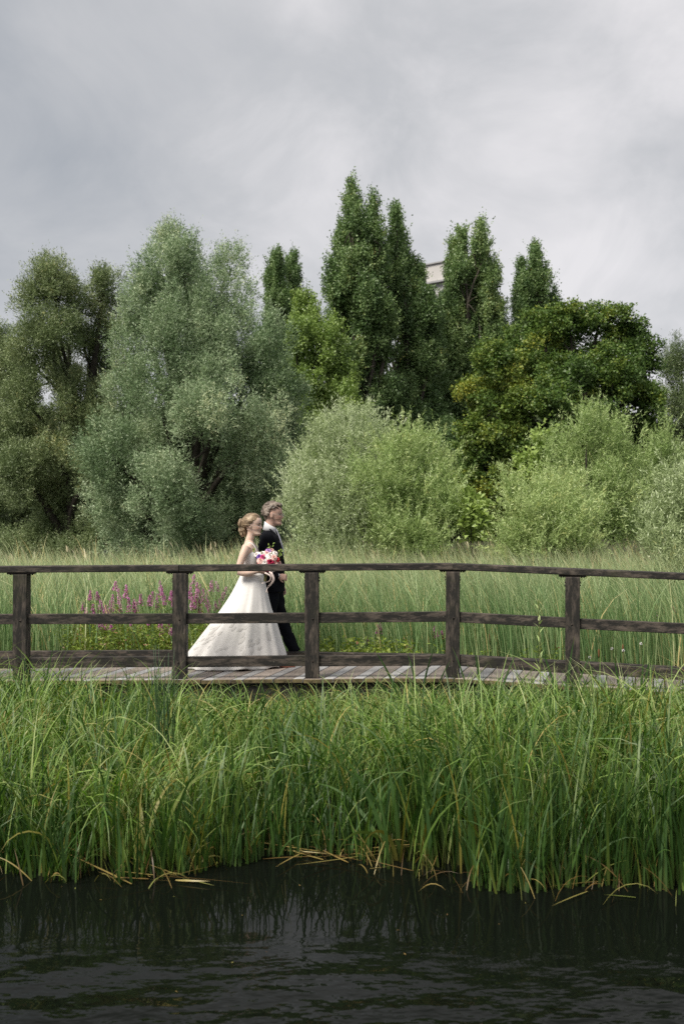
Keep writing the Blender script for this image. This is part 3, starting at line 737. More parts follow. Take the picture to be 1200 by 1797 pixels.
def limbs(base, lobes, r0, seed, lead=None, upto=60):
    """trunk and limbs: a leading stem with a branch to each crown lobe"""
    r = np.random.default_rng(seed)
    base = np.array(base, float); acc = Acc()
    L = [np.array(l[:3]) for l in lobes]
    top = max(L, key=lambda p: p[2]) if lead is None else np.array(lead)
    H = top[2] - base[2]
    stem = spline([base, base + (top - base) * 0.3 + r.normal(0, 0.12, 3) * [1, 1, 0], base + (top - base) * 0.65 + r.normal(0, 0.2, 3) * [1, 1, 0], top], 16)
    s_ = np.linspace(0, 1, 16)
    acc.add(tube(stem, r0 * (1 - 0.9 * s_) * (1 + 0.5 * np.exp(-s_ * 14)), 9))
    for p in L[:upto]:
        hh = np.clip((p[2] - base[2]) / H, 0.12, 1)
        t0 = np.clip(hh * 0.62 - 0.08, 0.04, 0.85)
        i = int(t0 * 15); q = stem[i]
        d = p - q
        if np.linalg.norm(d) < 0.2: continue
        midp = q + d * 0.5 + np.array([0, 0, 0.12 * np.linalg.norm(d)]) + r.normal(0, 0.06, 3) * np.linalg.norm(d)
        br = spline([q, midp, p - d * 0.1, p], 9)
        rb = r0 * (1 - 0.9 * t0) * r.uniform(0.35, 0.55)
        acc.add(tube(br, np.linspace(rb, rb * 0.15, 9), 6))
        for _ in range(3):
            j = r.integers(3, 8); e = br[j] + nrm(r.normal(size=3) + [0, -0.3, 0.7]) * min(np.linalg.norm(d) * r.uniform(0.15, 0.35), 0.9)
            acc.add(tube(spline([br[j], (br[j] + e) / 2 + r.normal(0, 0.05, 3), e], 5), np.linspace(rb * 0.4, rb * 0.08, 5), 5))
    return acc.get()

def tree(name, label, cat, Yd, L, style, mat, base_px, r0, seed, dens=1.0, tint=0.5, bark='bark', group=None, spread=0.8, lead=None, tint_x=0.0):
    lob = px_lobes(L, Yd, seed, spread)
    bx0 = (base_px - 600) / FPX * Yd
    root = empty(name, (bx0, Yd, float(ground_z(np.array(bx0), np.array(Yd)))), label, cat, group)
    V, F = limbs((bx0, Yd, float(ground_z(np.array(bx0), np.array(Yd))) - 0.1), lob, r0, seed + 1, lead)
    part('trunk', V, F, M[bark], root, smooth=True)
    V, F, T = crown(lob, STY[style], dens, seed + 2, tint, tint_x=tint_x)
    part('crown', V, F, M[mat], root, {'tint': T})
    return root

def column(cx0, top, cx1, bot, half, n, seed, jx=0.5):
    """a narrow poplar column as a stack of lobes: apex (cx0, top), foot (cx1, bot), half-width at the foot"""
    r = np.random.default_rng(seed); out_ = []
    for i in range(n):
        t_ = (i + 0.5) / n
        y = top + (bot - top) * t_; hwid = half * (0.13 + 1.1 * min(1, t_ * 1.5) ** 0.8)
        for _ in range(1 if t_ < 0.12 else (2 if t_ < 0.3 else 3)):
            ry_ = max(hwid * 0.9, (bot - top) / n * r.uniform(0.9, 1.4))
            out_.append((cx0 + (cx1 - cx0) * t_ + r.uniform(-jx, jx) * 1.25 * hwid, max(y + r.uniform(-16, 16), top + ry_ * 1.3), hwid * r.uniform(0.36, 0.58), ry_))
    return out_

# far wood that closes the gaps between the trees
r_ = np.random.default_rng(3)
lob = []
for i in range(46):
    x = -120 + i * 32 + r_.uniform(-14, 14)
    topy = np.interp(x, [-120, 200, 420, 560, 700, 800, 1000, 1150, 1350], [740, 720, 720, 700, 640, 640, 700, 760, 760])
    y = topy + 50
    while y < 960:
        Yd = 72 + r_.uniform(-5, 6); c = px(x + r_.uniform(-12, 12), y, Yd); s = Yd / FPX
        lob.append((c[0], Yd, c[2], 44 * s, 44 * s, 46 * s)); y += 58
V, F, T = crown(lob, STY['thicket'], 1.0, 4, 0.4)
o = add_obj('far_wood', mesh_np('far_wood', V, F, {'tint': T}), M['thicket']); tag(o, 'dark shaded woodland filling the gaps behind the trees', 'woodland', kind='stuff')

# the big silvery willow
tree('willow_tree', 'largest silvery green willow with pointed top, left of centre behind the couple', 'tree', 36, [
 (300, 438, 34, 48), (285, 490, 45, 55), (335, 500, 42, 55), (258, 545, 46, 60), (310, 575, 55, 65), (240, 620, 50, 65), (345, 640, 55, 70), (275, 675, 60, 70),
 (215, 710, 50, 62), (190, 790, 46, 62), (300, 770, 60, 70), (240, 800, 60, 65), (210, 870, 50, 58), (300, 860, 62, 66), (398, 470, 30, 46), (415, 540, 34, 55), (345, 545, 45, 55, -1.0), (372, 600, 45, 58, -1.6), (262, 490, 36, 46), (325, 455, 30, 40),
 (395, 600, 45, 60), (465, 600, 40, 58), (430, 680, 55, 65), (490, 690, 42, 60), (380, 730, 60, 66), (460, 780, 60, 66), (515, 755, 30, 48), (390, 830, 62, 66),
 (470, 860, 44, 58), (340, 920, 70, 45), (420, 920, 70, 45), (245, 930, 50, 45), (365, 660, 50, 60), (300, 960, 70, 34), (400, 960, 70, 34), (475, 930, 45, 40), (215, 965, 40, 34)],
 'willow', 'willow', 335, 0.42, 101, 1.0, 0.60)
tree('willow_tree', 'olive green willow with rounded yellowish top at the left', 'tree', 40, [
 (92, 490, 42, 36), (62, 525, 34, 36), (128, 525, 42, 40), (182, 505, 34, 40), (196, 560, 28, 45), (90, 575, 48, 42), (150, 590, 40, 45), (185, 630, 32, 45),
 (60, 620, 40, 40), (45, 690, 34, 45), (130, 670, 34, 40), (20, 760, 34, 50), (30, 830, 34, 50), (130, 710, 45, 45), (175, 720, 35, 50), (70, 770, 38, 48), (110, 800, 45, 50), (70, 850, 45, 50), (120, 880, 50, 50), (170, 820, 30, 50), (90, 940, 60, 42), (160, 940, 45, 40), (60, 965, 60, 34), (130, 968, 60, 32), (110, 640, 34, 34)],
 'willow', 'willow_olive', 120, 0.38, 111, 1.3, 0.55)
tree('willow_tree', 'dull green willow cut off by the left edge of the photograph', 'tree', 44, [
 (5, 605, 36, 34), (38, 625, 28, 34), (-30, 620, 40, 40), (20, 670, 40, 45), (-20, 700, 45, 50), (45, 700, 24, 36), (-30, 780, 40, 60), (-5, 880, 32, 40), (10, 950, 44, 34), (-50, 900, 50, 70)],
 'willow', 'willow_olive', -25, 0.32, 121, 1.2, 0.48)
# columnar poplars
tree('poplar_tree', 'tallest dark green columnar poplar in the centre of the tree line', 'tree', 60,
 column(614, 306, 615, 640, 46, 12, 5) + column(655, 330, 655, 640, 33, 11, 6) + [(600, 690, 45, 50), (650, 700, 55, 55), (625, 780, 60, 55), (600, 850, 60, 55), (660, 860, 60, 55)],
 'poplar', 'poplar', 632, 0.5, 131, 0.85, 0.5, 'bark_pale', 'columnar poplars behind the willows')
tree('poplar_tree', 'columnar poplar leaning right against the flank of the tallest poplar', 'tree', 63,
 column(688, 348, 742, 640, 40, 11, 8) + [(728, 500, 24, 36), (738, 545, 28, 36), (745, 600, 34, 40), (690, 560, 30, 40), (720, 640, 40, 50), (745, 700, 45, 55), (700, 730, 50, 55), (760, 770, 50, 55), (710, 810, 55, 55), (770, 850, 55, 55)],
 'poplar', 'poplar', 728, 0.45, 141, 0.85, 0.45, 'bark_pale', 'columnar poplars behind the willows')
tree('poplar_tree', 'broad two-tipped columnar poplar right of the pale building', 'tree', 67,
 column(806, 388, 800, 660, 36, 10, 11) + column(838, 374, 845, 660, 36, 10, 12) + [(868, 530, 20, 45), (870, 590, 22, 45), (790, 640, 35, 45), (800, 720, 50, 60), (850, 700, 45, 50), (790, 800, 50, 55)],
 'poplar', 'poplar', 826, 0.45, 151, 0.85, 0.58, 'bark_pale', 'columnar poplars behind the willows')
tree('poplar_tree', 'lone narrow columnar poplar rising above the left shoulder of the maple', 'tree', 70,
 column(936, 412, 940, 620, 36, 9, 14) + [(935, 660, 40, 50), (940, 740, 45, 60)],
 'poplar', 'poplar', 938, 0.35, 161, 1.0, 0.48, 'bark_pale', 'columnar poplars behind the willows')
tree('poplar_tree', 'small distant poplar, left one of the close pair beside the willow', 'tree', 78,
 column(481, 428, 482, 570, 22, 8, 15) + [(482, 610, 28, 45), (482, 690, 34, 55)], 'poplar', 'poplar', 482, 0.3, 171, 1.05, 0.4, 'bark_pale', 'columnar poplars behind the willows')
tree('poplar_tree', 'small distant poplar, right one of the close pair beside the willow', 'tree', 80,
 column(512, 430, 514, 570, 18, 8, 16) + [(514, 610, 24, 45), (514, 690, 30, 55)], 'poplar', 'poplar', 514, 0.28, 181, 1.05, 0.38, 'bark_pale', 'columnar poplars behind the willows')
tree('broadleaf_tree', 'bright yellow-green bushy tree between the big willow and the tallest poplar', 'tree', 55,
 [(530, 540, 22, 30), (545, 570, 32, 36), (518, 590, 24, 36), (580, 590, 28, 32), (555, 630, 38, 42), (595, 650, 34, 42), (530, 660, 34, 42), (575, 700, 42, 42), (615, 710, 34, 42), (545, 740, 44, 42), (600, 780, 50, 45), (560, 830, 50, 50)],
 'poplar', 'lime', 562, 0.3, 191, 0.85, 0.5)
# the maple
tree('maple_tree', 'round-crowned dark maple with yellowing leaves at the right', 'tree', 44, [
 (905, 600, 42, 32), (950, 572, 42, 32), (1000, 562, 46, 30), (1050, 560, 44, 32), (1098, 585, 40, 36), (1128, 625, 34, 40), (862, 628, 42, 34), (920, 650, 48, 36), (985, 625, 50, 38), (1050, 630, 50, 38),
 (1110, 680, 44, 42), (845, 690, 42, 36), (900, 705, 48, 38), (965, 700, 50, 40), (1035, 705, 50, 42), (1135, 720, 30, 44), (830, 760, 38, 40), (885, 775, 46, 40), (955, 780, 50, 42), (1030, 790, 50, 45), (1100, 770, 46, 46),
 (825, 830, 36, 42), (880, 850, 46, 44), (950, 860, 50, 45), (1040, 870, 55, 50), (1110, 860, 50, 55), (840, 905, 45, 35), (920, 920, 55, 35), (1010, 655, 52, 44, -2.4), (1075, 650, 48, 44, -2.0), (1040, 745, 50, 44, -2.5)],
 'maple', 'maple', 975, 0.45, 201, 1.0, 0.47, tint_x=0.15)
tree('broadleaf_tree', 'grey-green loose tree behind the maple at the right edge', 'tree', 58,
 [(1168, 640, 18, 34), (1195, 630, 24, 34), (1225, 640, 30, 40), (1180, 700, 28, 44), (1215, 710, 34, 48), (1170, 780, 34, 48), (1215, 800, 44, 55), (1175, 870, 45, 50), (1220, 890, 45, 50)],
 'willow', 'willow_olive', 1198, 0.28, 211, 1.0, 0.35)

# willow shrubs at the edge of the reed bed
tree('willow_shrub', 'pale silvery willow shrub directly right of the groom', 'shrub', 27, [
 (590, 775, 42, 40), (625, 760, 38, 34), (655, 775, 38, 34), (555, 815, 40, 42), (610, 830, 50, 45), (650, 840, 40, 42), (530, 860, 34, 42), (575, 880, 45, 45), (620, 895, 45, 42), (535, 920, 38, 42), (585, 935, 50, 38), (510, 890, 20, 34), (555, 968, 50, 30), (615, 965, 50, 30)],
 'shrub', 'shrub_silver', 585, 0.09, 221, 0.9, 0.62, group='willow shrubs along the reed bed')
tree('willow_shrub', 'rounded yellow-green willow shrub in the centre behind the reed bed', 'shrub', 25.5, [
 (700, 790, 42, 32), (740, 800, 40, 34), (665, 830, 40, 38), (720, 845, 50, 40), (770, 835, 32, 36), (690, 885, 46, 40), (745, 890, 46, 40), (785, 880, 26, 36), (660, 910, 36, 36), (720, 930, 50, 32), (770, 925, 36, 34), (680, 955, 44, 28), (740, 958, 46, 28)],
 'shrub', 'shrub_green', 722, 0.09, 231, 0.95, 0.56, group='willow shrubs along the reed bed')
tree('willow_shrub', 'tall pointed willow shrub in front of the maple', 'shrub', 28, [
 (1028, 752, 30, 32), (1065, 765, 36, 34), (990, 800, 36, 36), (1040, 810, 46, 40), (1090, 820, 38, 40), (1000, 860, 46, 42), (1060, 870, 50, 44), (1105, 880, 36, 42), (1030, 920, 50, 40), (1090, 930, 45, 38)],
 'shrub', 'shrub_green', 1045, 0.1, 241, 0.9, 0.48, group='willow shrubs along the reed bed')
tree('willow_shrub', 'low bright green willow shrub before the tall pointed one', 'shrub', 24, [
 (955, 880, 42, 30), (990, 870, 36, 26), (925, 905, 36, 32), (975, 910, 48, 34), (1020, 905, 32, 34), (910, 940, 36, 32), (955, 950, 46, 30), (1010, 945, 40, 32), (895, 870, 14, 22), (935, 975, 48, 26), (995, 975, 48, 26), (900, 965, 30, 26)],
 'shrub', 'shrub_green', 965, 0.07, 251, 1.05, 0.62, group='willow shrubs along the reed bed')
tree('willow_shrub', 'narrow willow shrub standing between the pointed shrub and the right edge', 'shrub', 29, [
 (1160, 785, 26, 30), (1145, 830, 30, 36), (1185, 830, 34, 36), (1150, 885, 36, 40), (1195, 890, 40, 44), (1170, 940, 46, 40)],
 'shrub', 'shrub_green', 1168, 0.08, 261, 0.9, 0.45, group='willow shrubs along the reed bed')
tree('willow_shrub', 'silvery wind-blown willow shrub cut off by the right edge', 'shrub', 20, [
 (1195, 860, 34, 30), (1165, 900, 30, 32), (1205, 910, 42, 36), (1235, 880, 40, 40), (1160, 955, 30, 34), (1200, 965, 42, 36), (1180, 1000, 34, 28), (1240, 960, 40, 46)],
 'shrub', 'shrub_silver', 1205, 0.07, 271, 1.0, 0.42, group='willow shrubs along the reed bed')
tree('willow_shrub', 'small dark yellow-tinged bush behind the railing at the right edge', 'shrub', 16, [
 (1195, 1030, 24, 22), (1222, 1020, 30, 28), (1190, 1062, 22, 22), (1220, 1070, 30, 28)],
 'shrub', 'willow_olive', 1210, 0.03, 281, 1.1, 0.6)
tree('sapling', 'young broad-leaved sapling between the maple and the pointed willow shrub', 'sapling', 30, [
 (945, 778, 14, 20), (950, 815, 20, 24), (918, 815, 10, 18), (925, 845, 18, 22), (960, 850, 22, 24)], 'sapling', 'lime', 945, 0.04, 291, 1.0, 0.8)
tree('sapling', 'slim bright green sapling right of the rounded willow shrub', 'sapling', 25, [
 (827, 880, 6, 9), (829, 897, 8, 10), (833, 915, 10, 12), (838, 935, 12, 14)], 'sapling', 'lime', 832, 0.02, 301, 1.0, 0.9)

# ------------------------------------------------------------------ distant building behind the poplars
M['panel'] = noise_mat('pale_panel', [(0.4, (0.42, 0.405, 0.405)), (0.6, (0.46, 0.445, 0.44))], 0.3, rough=0.8, bump=0)
M['panel_white'] = noise_mat('white_panel', [(0.4, (0.38, 0.375, 0.38)), (0.6, (0.43, 0.425, 0.43))], 0.3, rough=0.8, bump=0)
M['roof_dark'] = noise_mat('dark_coping', [(0.4, (0.24, 0.24, 0.25)), (0.6, (0.30, 0.30, 0.31))], 2, rough=0.7, bump=0)
M['glass'], t, b = new_mat('window_glass'); b.inputs['Base Color'].default_value = (0.05, 0.06, 0.07, 1); b.inputs['Roughness'].default_value = 0.1
Yb = 120.0; s = Yb / FPX
bl = empty('apartment_building', ((783 - 600) * s, Yb, 0.3), 'pale tower block just showing between the poplar tops', 'building')
x0, x1 = (739 - 600) * s, (800 - 600) * s; zt = CAM_Z + (900 - 462) * s
part('wall', *box_vf(x0, x1, Yb, Yb + 6, 0.0, zt - 2.2), M['panel_white'], bl)
part('upper_wall', *box_vf(x0 - 0.25, x1 + 0.25, Yb - 0.3, Yb + 6.3, zt - 2.2, zt), M['panel'], bl)
part('roof_coping', *box_vf(x0 - 0.45, x1 + 0.45, Yb - 0.5, Yb + 6.5, zt, zt + 0.16), M['roof_dark'], bl)
part('ledge', *box_vf(x0 - 0.5, x1 + 0.5, Yb - 0.55, Yb - 0.3, zt - 2.32, zt - 2.1), M['roof_dark'], bl)
for i in range(3):
    for f_ in range(5):
        xx, zz_ = x0 + 0.7 + i * 1.35, zt - 4.6 - f_ * 2.9
        wnd = part('window', *box_vf(xx - 0.06, xx + 0.86, Yb - 0.05, Yb - 0.002, zz_ - 0.06, zz_ + 1.36), M['panel'], bl)
        part('pane', *box_vf(xx, xx + 0.8, Yb - 0.06, Yb - 0.051, zz_, zz_ + 1.3), M['glass'], wnd)
bl.rotation_euler[2] = R(-40)
# ------------------------------------------------------------------ flowering plants behind the bridge
def flower_spike(p0, p1, wid, n, seed):
    """tapering spike of small petals round a stalk"""
    r = np.random.default_rng(seed); p0, p1 = np.array(p0), np.array(p1); ax = p1 - p0; L = np.linalg.norm(ax)
    t_ = r.random(n) ** 0.85; th = r.uniform(0, 6.28, n)
    rad = wid * (1 - 0.75 * t_) * r.uniform(0.35, 1.0, n)
    P = p0 + ax * t_[:, None] + np.stack([np.cos(th) * rad * 0.3, np.sin(th) * rad * 0.3, np.zeros(n)], -1)
    D = nrm(np.stack([np.cos(th), np.sin(th), r.uniform(-0.1, 0.6, n)], -1))
    V, F = leaf_quads(P, D, rad * 0.9 + 0.004, np.full(n, wid * 0.42), 0.1)
    return V, F, np.repeat(r.random(n), 4)

def loosestrife(label, Yd, spikes, seed, leafn=150):
    r = np.random.default_rng(seed)
    xs = [s[0] for s in spikes]; bxp = sum(xs) / len(xs); X0 = (bxp - 600) / FPX * Yd
    gz = float(ground_z(np.array(X0), np.array(Yd)))
    root = empty('loosestrife_plant', (X0, Yd, gz), label, 'flower', 'purple loosestrife behind the footbridge')
    LP, LDr = [], []
    for i, (x, yt, yb) in enumerate(spikes):
        yd = Yd + r.uniform(-0.18, 0.18)
        top, bot = px(x, yt, yd), px(x + r.uniform(-2, 2), yb, yd)
        foot = np.array([X0 + (top[0] - X0) * 0.45 + r.normal(0, 0.03), yd, gz - 0.02])
        st = spline([foot, foot * 0.5 + bot * 0.5 + r.normal(0, 0.02, 3), bot, top], 8)
        stem = part('stem', *tube(st, np.linspace(0.006, 0.002, 8), 5), M['stem'], root)
        V, F, T = flower_spike(bot, top, r.uniform(0.036, 0.052), 150, seed * 31 + i)
        part('flower_spike', V, F, M['purple'], root, {'tint': T})
        tt = r.uniform(0.1, 0.75, leafn // len(spikes) + 10)
        q = np.array([np.interp(tt, np.linspace(0, 1, 8), st[:, k_]) for k_ in range(3)]).T
        LP.append(q); LDr.append(nrm(r.normal(size=q.shape) * [1, 1, 0.4] + [0, 0, 0.35]))
    P, D = np.concatenate(LP), np.concatenate(LDr); n = len(P)
    V, F = leaf_quads(P, D, r.uniform(0.05, 0.10, n), r.uniform(0.012, 0.022, n))
    part('foliage', V, F, M['herb'], root, {'tint': np.repeat(np.clip(r.normal(0.55, 0.25, n), 0, 1), 4)})
    return root
M['stem'] = noise_mat('green_stem', [(0.4, (0.08, 0.10, 0.03)), (0.6, (0.14, 0.12, 0.05))], 20, bump=0)
loosestrife('purple loosestrife with loose short spikes, leftmost clump behind the middle rail', 13.2,
 [(146, 1058, 1074), (159, 1038, 1056), (164, 1060, 1080), (171, 1040, 1056), (177, 1054, 1076), (152, 1068, 1085), (170, 1066, 1082), (186, 1064, 1082)], 41)
loosestrife('purple loosestrife with tall crowded spikes midway between two railing posts', 13.3,
 [(198, 1045, 1078), (203, 1022, 1040), (209, 1034, 1062), (213, 1048, 1078), (222, 1028, 1052), (226, 1050, 1076), (236, 1053, 1076), (240, 1058, 1080), (194, 1055, 1080), (247, 1044, 1064)], 42)
loosestrife('purple loosestrife with slender pink spikes just left of the second railing post', 13.4,
 [(268, 1040, 1066), (275, 1042, 1072), (281, 1020, 1048), (284, 1030, 1056), (263, 1046, 1066), (290, 1046, 1064), (301, 1038, 1056), (303, 1050, 1068)], 43)
loosestrife('broadest purple loosestrife clump between the second post and the white gown', 13.3,
 [(341, 1010, 1026), (335, 1026, 1054), (346, 1024, 1050), (352, 1026, 1058), (357, 1034, 1066), (345, 1042, 1070), (364, 1040, 1068), (338, 1048, 1074), (366, 1054, 1078), (378, 1056, 1076), (372, 1020, 1040), (380, 1022, 1040), (397, 1032, 1050), (392, 1040, 1056), (350, 1052, 1078), (386, 1052, 1070)], 44)
loosestrife('low purple loosestrife in the yellow-green herbs under the left middle rail', 12.8,
 [(178, 1090, 1106), (188, 1094, 1108), (195, 1098, 1108), (172, 1092, 1102), (230, 1088, 1104)], 45)
loosestrife('low magenta loosestrife at the foot of the second railing post', 12.75,
 [(285, 1098, 1120), (296, 1094, 1110), (283, 1088, 1104), (262, 1088, 1100), (300, 1104, 1116)], 46)
loosestrife('single pink loosestrife seen under the rail right of the central post', 12.9,
 [(668, 1092, 1116), (662, 1098, 1114), (674, 1100, 1116), (645, 1120, 1132)], 47)
loosestrife('faint pink loosestrife just left of the post where the rail bends', 13.0,
 [(763, 1100, 1114), (775, 1108, 1120), (766, 1112, 1122)], 48)
loosestrife('faint purple loosestrife near the right edge behind the middle rail', 14.0,
 [(1149, 1068, 1090), (1154, 1082, 1096), (1181, 1066, 1080)], 49)

# low yellow-green herbs round them
def herb_stuff(n, x0, x1, y0, y1, h0, h1, seed, leaf=(0.05, 0.017), per=16):
    r = np.random.default_rng(seed)
    Y = r.uniform(y0, y1, n); X = (r.uniform(x0, x1, n) - 600) / FPX * Y
    O = np.stack([X, Y, ground_z(X, Y)], -1); H = r.uniform(h0, h1, n)
    tt = r.uniform(0.15, 1.0, (n, per))
    D = nrm(np.stack([r.normal(0, 0.15, n), r.normal(0, 0.15, n), np.ones(n)], -1))
    P = (O[:, None] + D[:, None] * (H[:, None] * tt)[..., None]).reshape(-1, 3)
    P += r.normal(0, 0.02, P.shape)
    LD = nrm(r.normal(size=P.shape) * [1, 1, 0.5] + [0, 0, 0.45]); m_ = len(P)
    V, F = leaf_quads(P, LD, leaf[0] * r.uniform(0.6, 1.4, m_), leaf[1] * r.uniform(0.7, 1.3, m_))
    T = np.clip(np.repeat(r.normal(0.5, 0.16, n), per) + r.normal(0, 0.12, m_), 0, 0.985); T[r.random(m_) < 0.04] = 1.0
    return V, F, np.repeat(T, 4)
a1 = herb_stuff(1500, 120, 420, 12.4, 13.8, 0.45, 0.85, 61)
a2 = herb_stuff(190, 555, 720, 12.0, 12.6, 0.42, 0.66, 62, (0.055, 0.03), 14)
a3 = herb_stuff(70, 720, 1000, 12.0, 12.9, 0.3, 0.55, 63, (0.06, 0.018), 14)
V = np.concatenate([a1[0], a2[0], a3[0]]); n1_, n2_ = len(a1[0]), len(a2[0])
F = np.concatenate([a1[1], a2[1] + n1_, a3[1] + n1_ + n2_]); T = np.concatenate([a1[2], a2[2], a3[2]])
o = add_obj('low_herbs', mesh_np('low_herbs', V, F, {'tint': T}), M['herb']); tag(o, 'low yellow-green leafy herbs behind the footbridge kerb', 'herbs', kind='stuff')

# dark tall rushes standing in front at the left
def rush_clump(label, xp_, Yd, n, hmin, hmax, seed, spread=0.10, lean=0.05):
    r = np.random.default_rng(seed); X0 = (xp_ - 600) / FPX * Yd
    root = empty('rush_clump', (X0, Yd, 0.0), label, 'rush', 'dark rushes rising above the sedge')
    for i in range(n):
        b0 = np.array([X0 + r.normal(0, spread * 0.4), Yd + r.normal(0, spread * 0.5), -0.02]); h = r.uniform(hmin, hmax)
        l_ = r.normal(0, lean, 2)
        tp = b0 + [l_[0] * h + r.normal(0, spread * 0.3), l_[1] * h, h]
        V, F = tube(spline([b0, (b0 + tp) / 2 + [l_[0] * 0.05, 0, 0], tp], 6), np.linspace(0.0055, 0.0018, 6), 5)
        part('stem', V, F, M['rush'], root, smooth=True)
    return root
M['rush'] = noise_mat('dark_rush', [(0.4, (0.018, 0.045, 0.018)), (0.6, (0.035, 0.075, 0.028))], 8, rough=0.5, bump=0)
rush_clump('tall clump of thin dark upright rushes left of centre before the bridge', 291, 7.4, 18, 0.95, 1.30, 71)
rush_clump('sparse dark rushes leaning left near the left edge of the water', 178, 6.9, 8, 0.7, 0.98, 72, 0.14, 0.09)

# big sword-leaved clumps that stand out of the sward
def sword_clump(label, xp_, Yd, specs, seed):
    """specs: (height, lean in x, bend, width, tint)"""
    r = np.random.default_rng(seed); X0 = (xp_ - 600) / FPX * Yd; z0 = max(-0.08, float(ground_z(np.array(X0), np.array(Yd))))
    root = empty('iris_clump', (X0, Yd, z0), label, 'iris', 'sword-leaved clumps standing out of the sedge')
    for (h, lx, bd, wd_, tn) in specs:
        az_ = 0.0 if lx > 0 else math.pi
        V, F, al = blades(np.array([[X0 + r.normal(0, 0.04), Yd + r.normal(0, 0.04), z0 - 0.02]]), np.array([h]), np.array([az_ + r.normal(0, 0.35)]), np.array([abs(lx)]), np.array([bd]), np.array([wd_ * 1.3]), 12, 2.2, np.array([r.choice([-1, 1]) * r.uniform(0.9, 1.5)]))
        part('leaf', V, F, M['iris'], root, {'tint': np.full(len(V), tn), 'along': al}, smooth=True)
    return root
sword_clump('iris with long broad leaves fanned left, below the central post', 520, 7.1, [(1.02, -0.22, 0.12, 0.024, .35), (0.86, -0.1, 0.2, 0.022, .4), (0.8, 0.12, 0.5, 0.022, .5), (0.7, 0.3, 1.5, 0.02, .75), (0.72, -0.35, 1.6, 0.02, .7), (0.9, 0.05, 0.1, 0.02, .3)], 81)
sword_clump('iris whose arching leaves dip to the water right of centre', 700, 6.45, [(0.95, -0.45, 0.6, 0.026, .4), (0.9, -0.3, 0.5, 0.026, .45), (0.8, -0.08, 0.3, 0.024, .5), (0.75, 0.15, 0.3, 0.022, .35), (0.85, -0.55, 1.3, 0.022, .6), (0.62, -0.5, 2.6, 0.024, .85), (0.55, -0.2, 3.1, 0.022, .98)], 82)
sword_clump('iris leaves crossing the deck edge left of the bent post', 735, 9.6, [(0.98, -0.3, 0.35, 0.03, .1), (0.9, -0.12, 0.25, 0.028, .15), (0.95, 0.12, 0.3, 0.028, .1), (0.85, 0.3, 0.4, 0.028, .2), (0.8, -0.45, 0.5, 0.025, .3)], 83)
sword_clump('iris leaves crossing the deck edge right of the bent post', 850, 9.5, [(0.95, -0.25, 0.35, 0.03, .1), (1.0, -0.05, 0.2, 0.03, .1), (0.95, 0.2, 0.3, 0.028, .15), (0.85, 0.38, 0.5, 0.028, .2), (0.8, 0.1, 0.9, 0.026, .5)], 84)
sword_clump('tallest iris clump in front of the right-hand post', 985, 9.3, [(1.0, -0.2, 0.2, 0.032, .1), (1.05, 0.06, 0.15, 0.032, .1), (0.98, 0.24, 0.25, 0.03, .15), (0.85, -0.4, 0.5, 0.028, .2), (0.9, 0.4, 0.9, 0.026, .55), (0.92, -0.08, 0.4, 0.028, .2)], 85)
sword_clump('upright iris clump near the right edge in front of the deck', 1110, 9.1, [(1.0, -0.1, 0.15, 0.028, .15), (1.02, 0.12, 0.2, 0.03, .1), (0.9, -0.3, 0.5, 0.026, .3), (0.88, 0.35, 0.9, 0.026, .5), (0.95, 0.02, 0.1, 0.026, .2)], 86)
sword_clump('iris clump at the far left in front of the first post', 70, 9.4, [(0.95, -0.15, 0.2, 0.026, .1), (0.98, 0.1, 0.2, 0.026, .15), (0.85, 0.3, 0.6, 0.024, .3), (0.85, -0.35, 0.6, 0.024, .3)], 87)
sword_clump('short yellowing iris shoots at the waterline below the rushes', 325, 6.25, [(0.5, -0.08, 0.1, 0.018, .9), (0.46, 0.06, 0.1, 0.018, .95), (0.4, 0.12, 0.2, 0.016, .9), (0.42, -0.14, 0.3, 0.016, 1.0), (0.3, 0.3, 2.0, 0.014, 1.0)], 88)
sword_clump('iris clump with pale bent leaves low at the right', 860, 6.15, [(0.7, -0.12, 0.2, 0.022, .45), (0.62, 0.1, 0.2, 0.022, .5), (0.55, -0.3, 0.4, 0.02, .85), (0.5, 0.25, 1.8, 0.018, .7), (0.66, 0.02, 0.15, 0.02, .35)], 89)
sword_clump('dark iris clump with bent leaves at the lower right of the bank', 1080, 6.2, [(0.72, -0.1, 0.2, 0.022, .2), (0.75, 0.08, 0.2, 0.022, .3), (0.6, -0.35, 1.5, 0.02, .6), (0.6, 0.3, 1.6, 0.02, .5), (0.66, 0.16, 0.3, 0.02, .3)], 90)

# a willowherb shoot that rises in front of the middle rail
Yd = 9.9; X0 = (945 - 600) / FPX * Yd
wh = empty('willowherb_plant', (X0, Yd, 0.05), 'pale leafy willowherb shoot in front of the rail left of the right-hand post', 'plant')
st = spline([(X0 + 0.02, Yd, 0.03), px(947, 1150, Yd), px(944, 1062, Yd)], 10)
part('stem', *tube(st, np.linspace(0.006, 0.002, 10), 5), M['stem'], wh)
r_ = np.random.default_rng(91)
for i in range(16):
    u_ = 0.35 + 0.65 * i / 15; q = np.array([np.interp(u_, np.linspace(0, 1, 10), st[:, k_]) for k_ in range(3)])
    az_ = i * 2.4; L_ = 0.12 * (1.15 - u_ * 0.6)
    V, F, al = blades(q[None], np.array([L_]), np.array([az_]), np.array([0.6]), np.array([0.7]), np.array([0.024]), 5, 1.5, np.array([0.0]))
    part('leaf', V, F, M['shrub_green'], wh, {'tint': np.full(len(V), r_.uniform(0.5, 0.95))}, smooth=True)

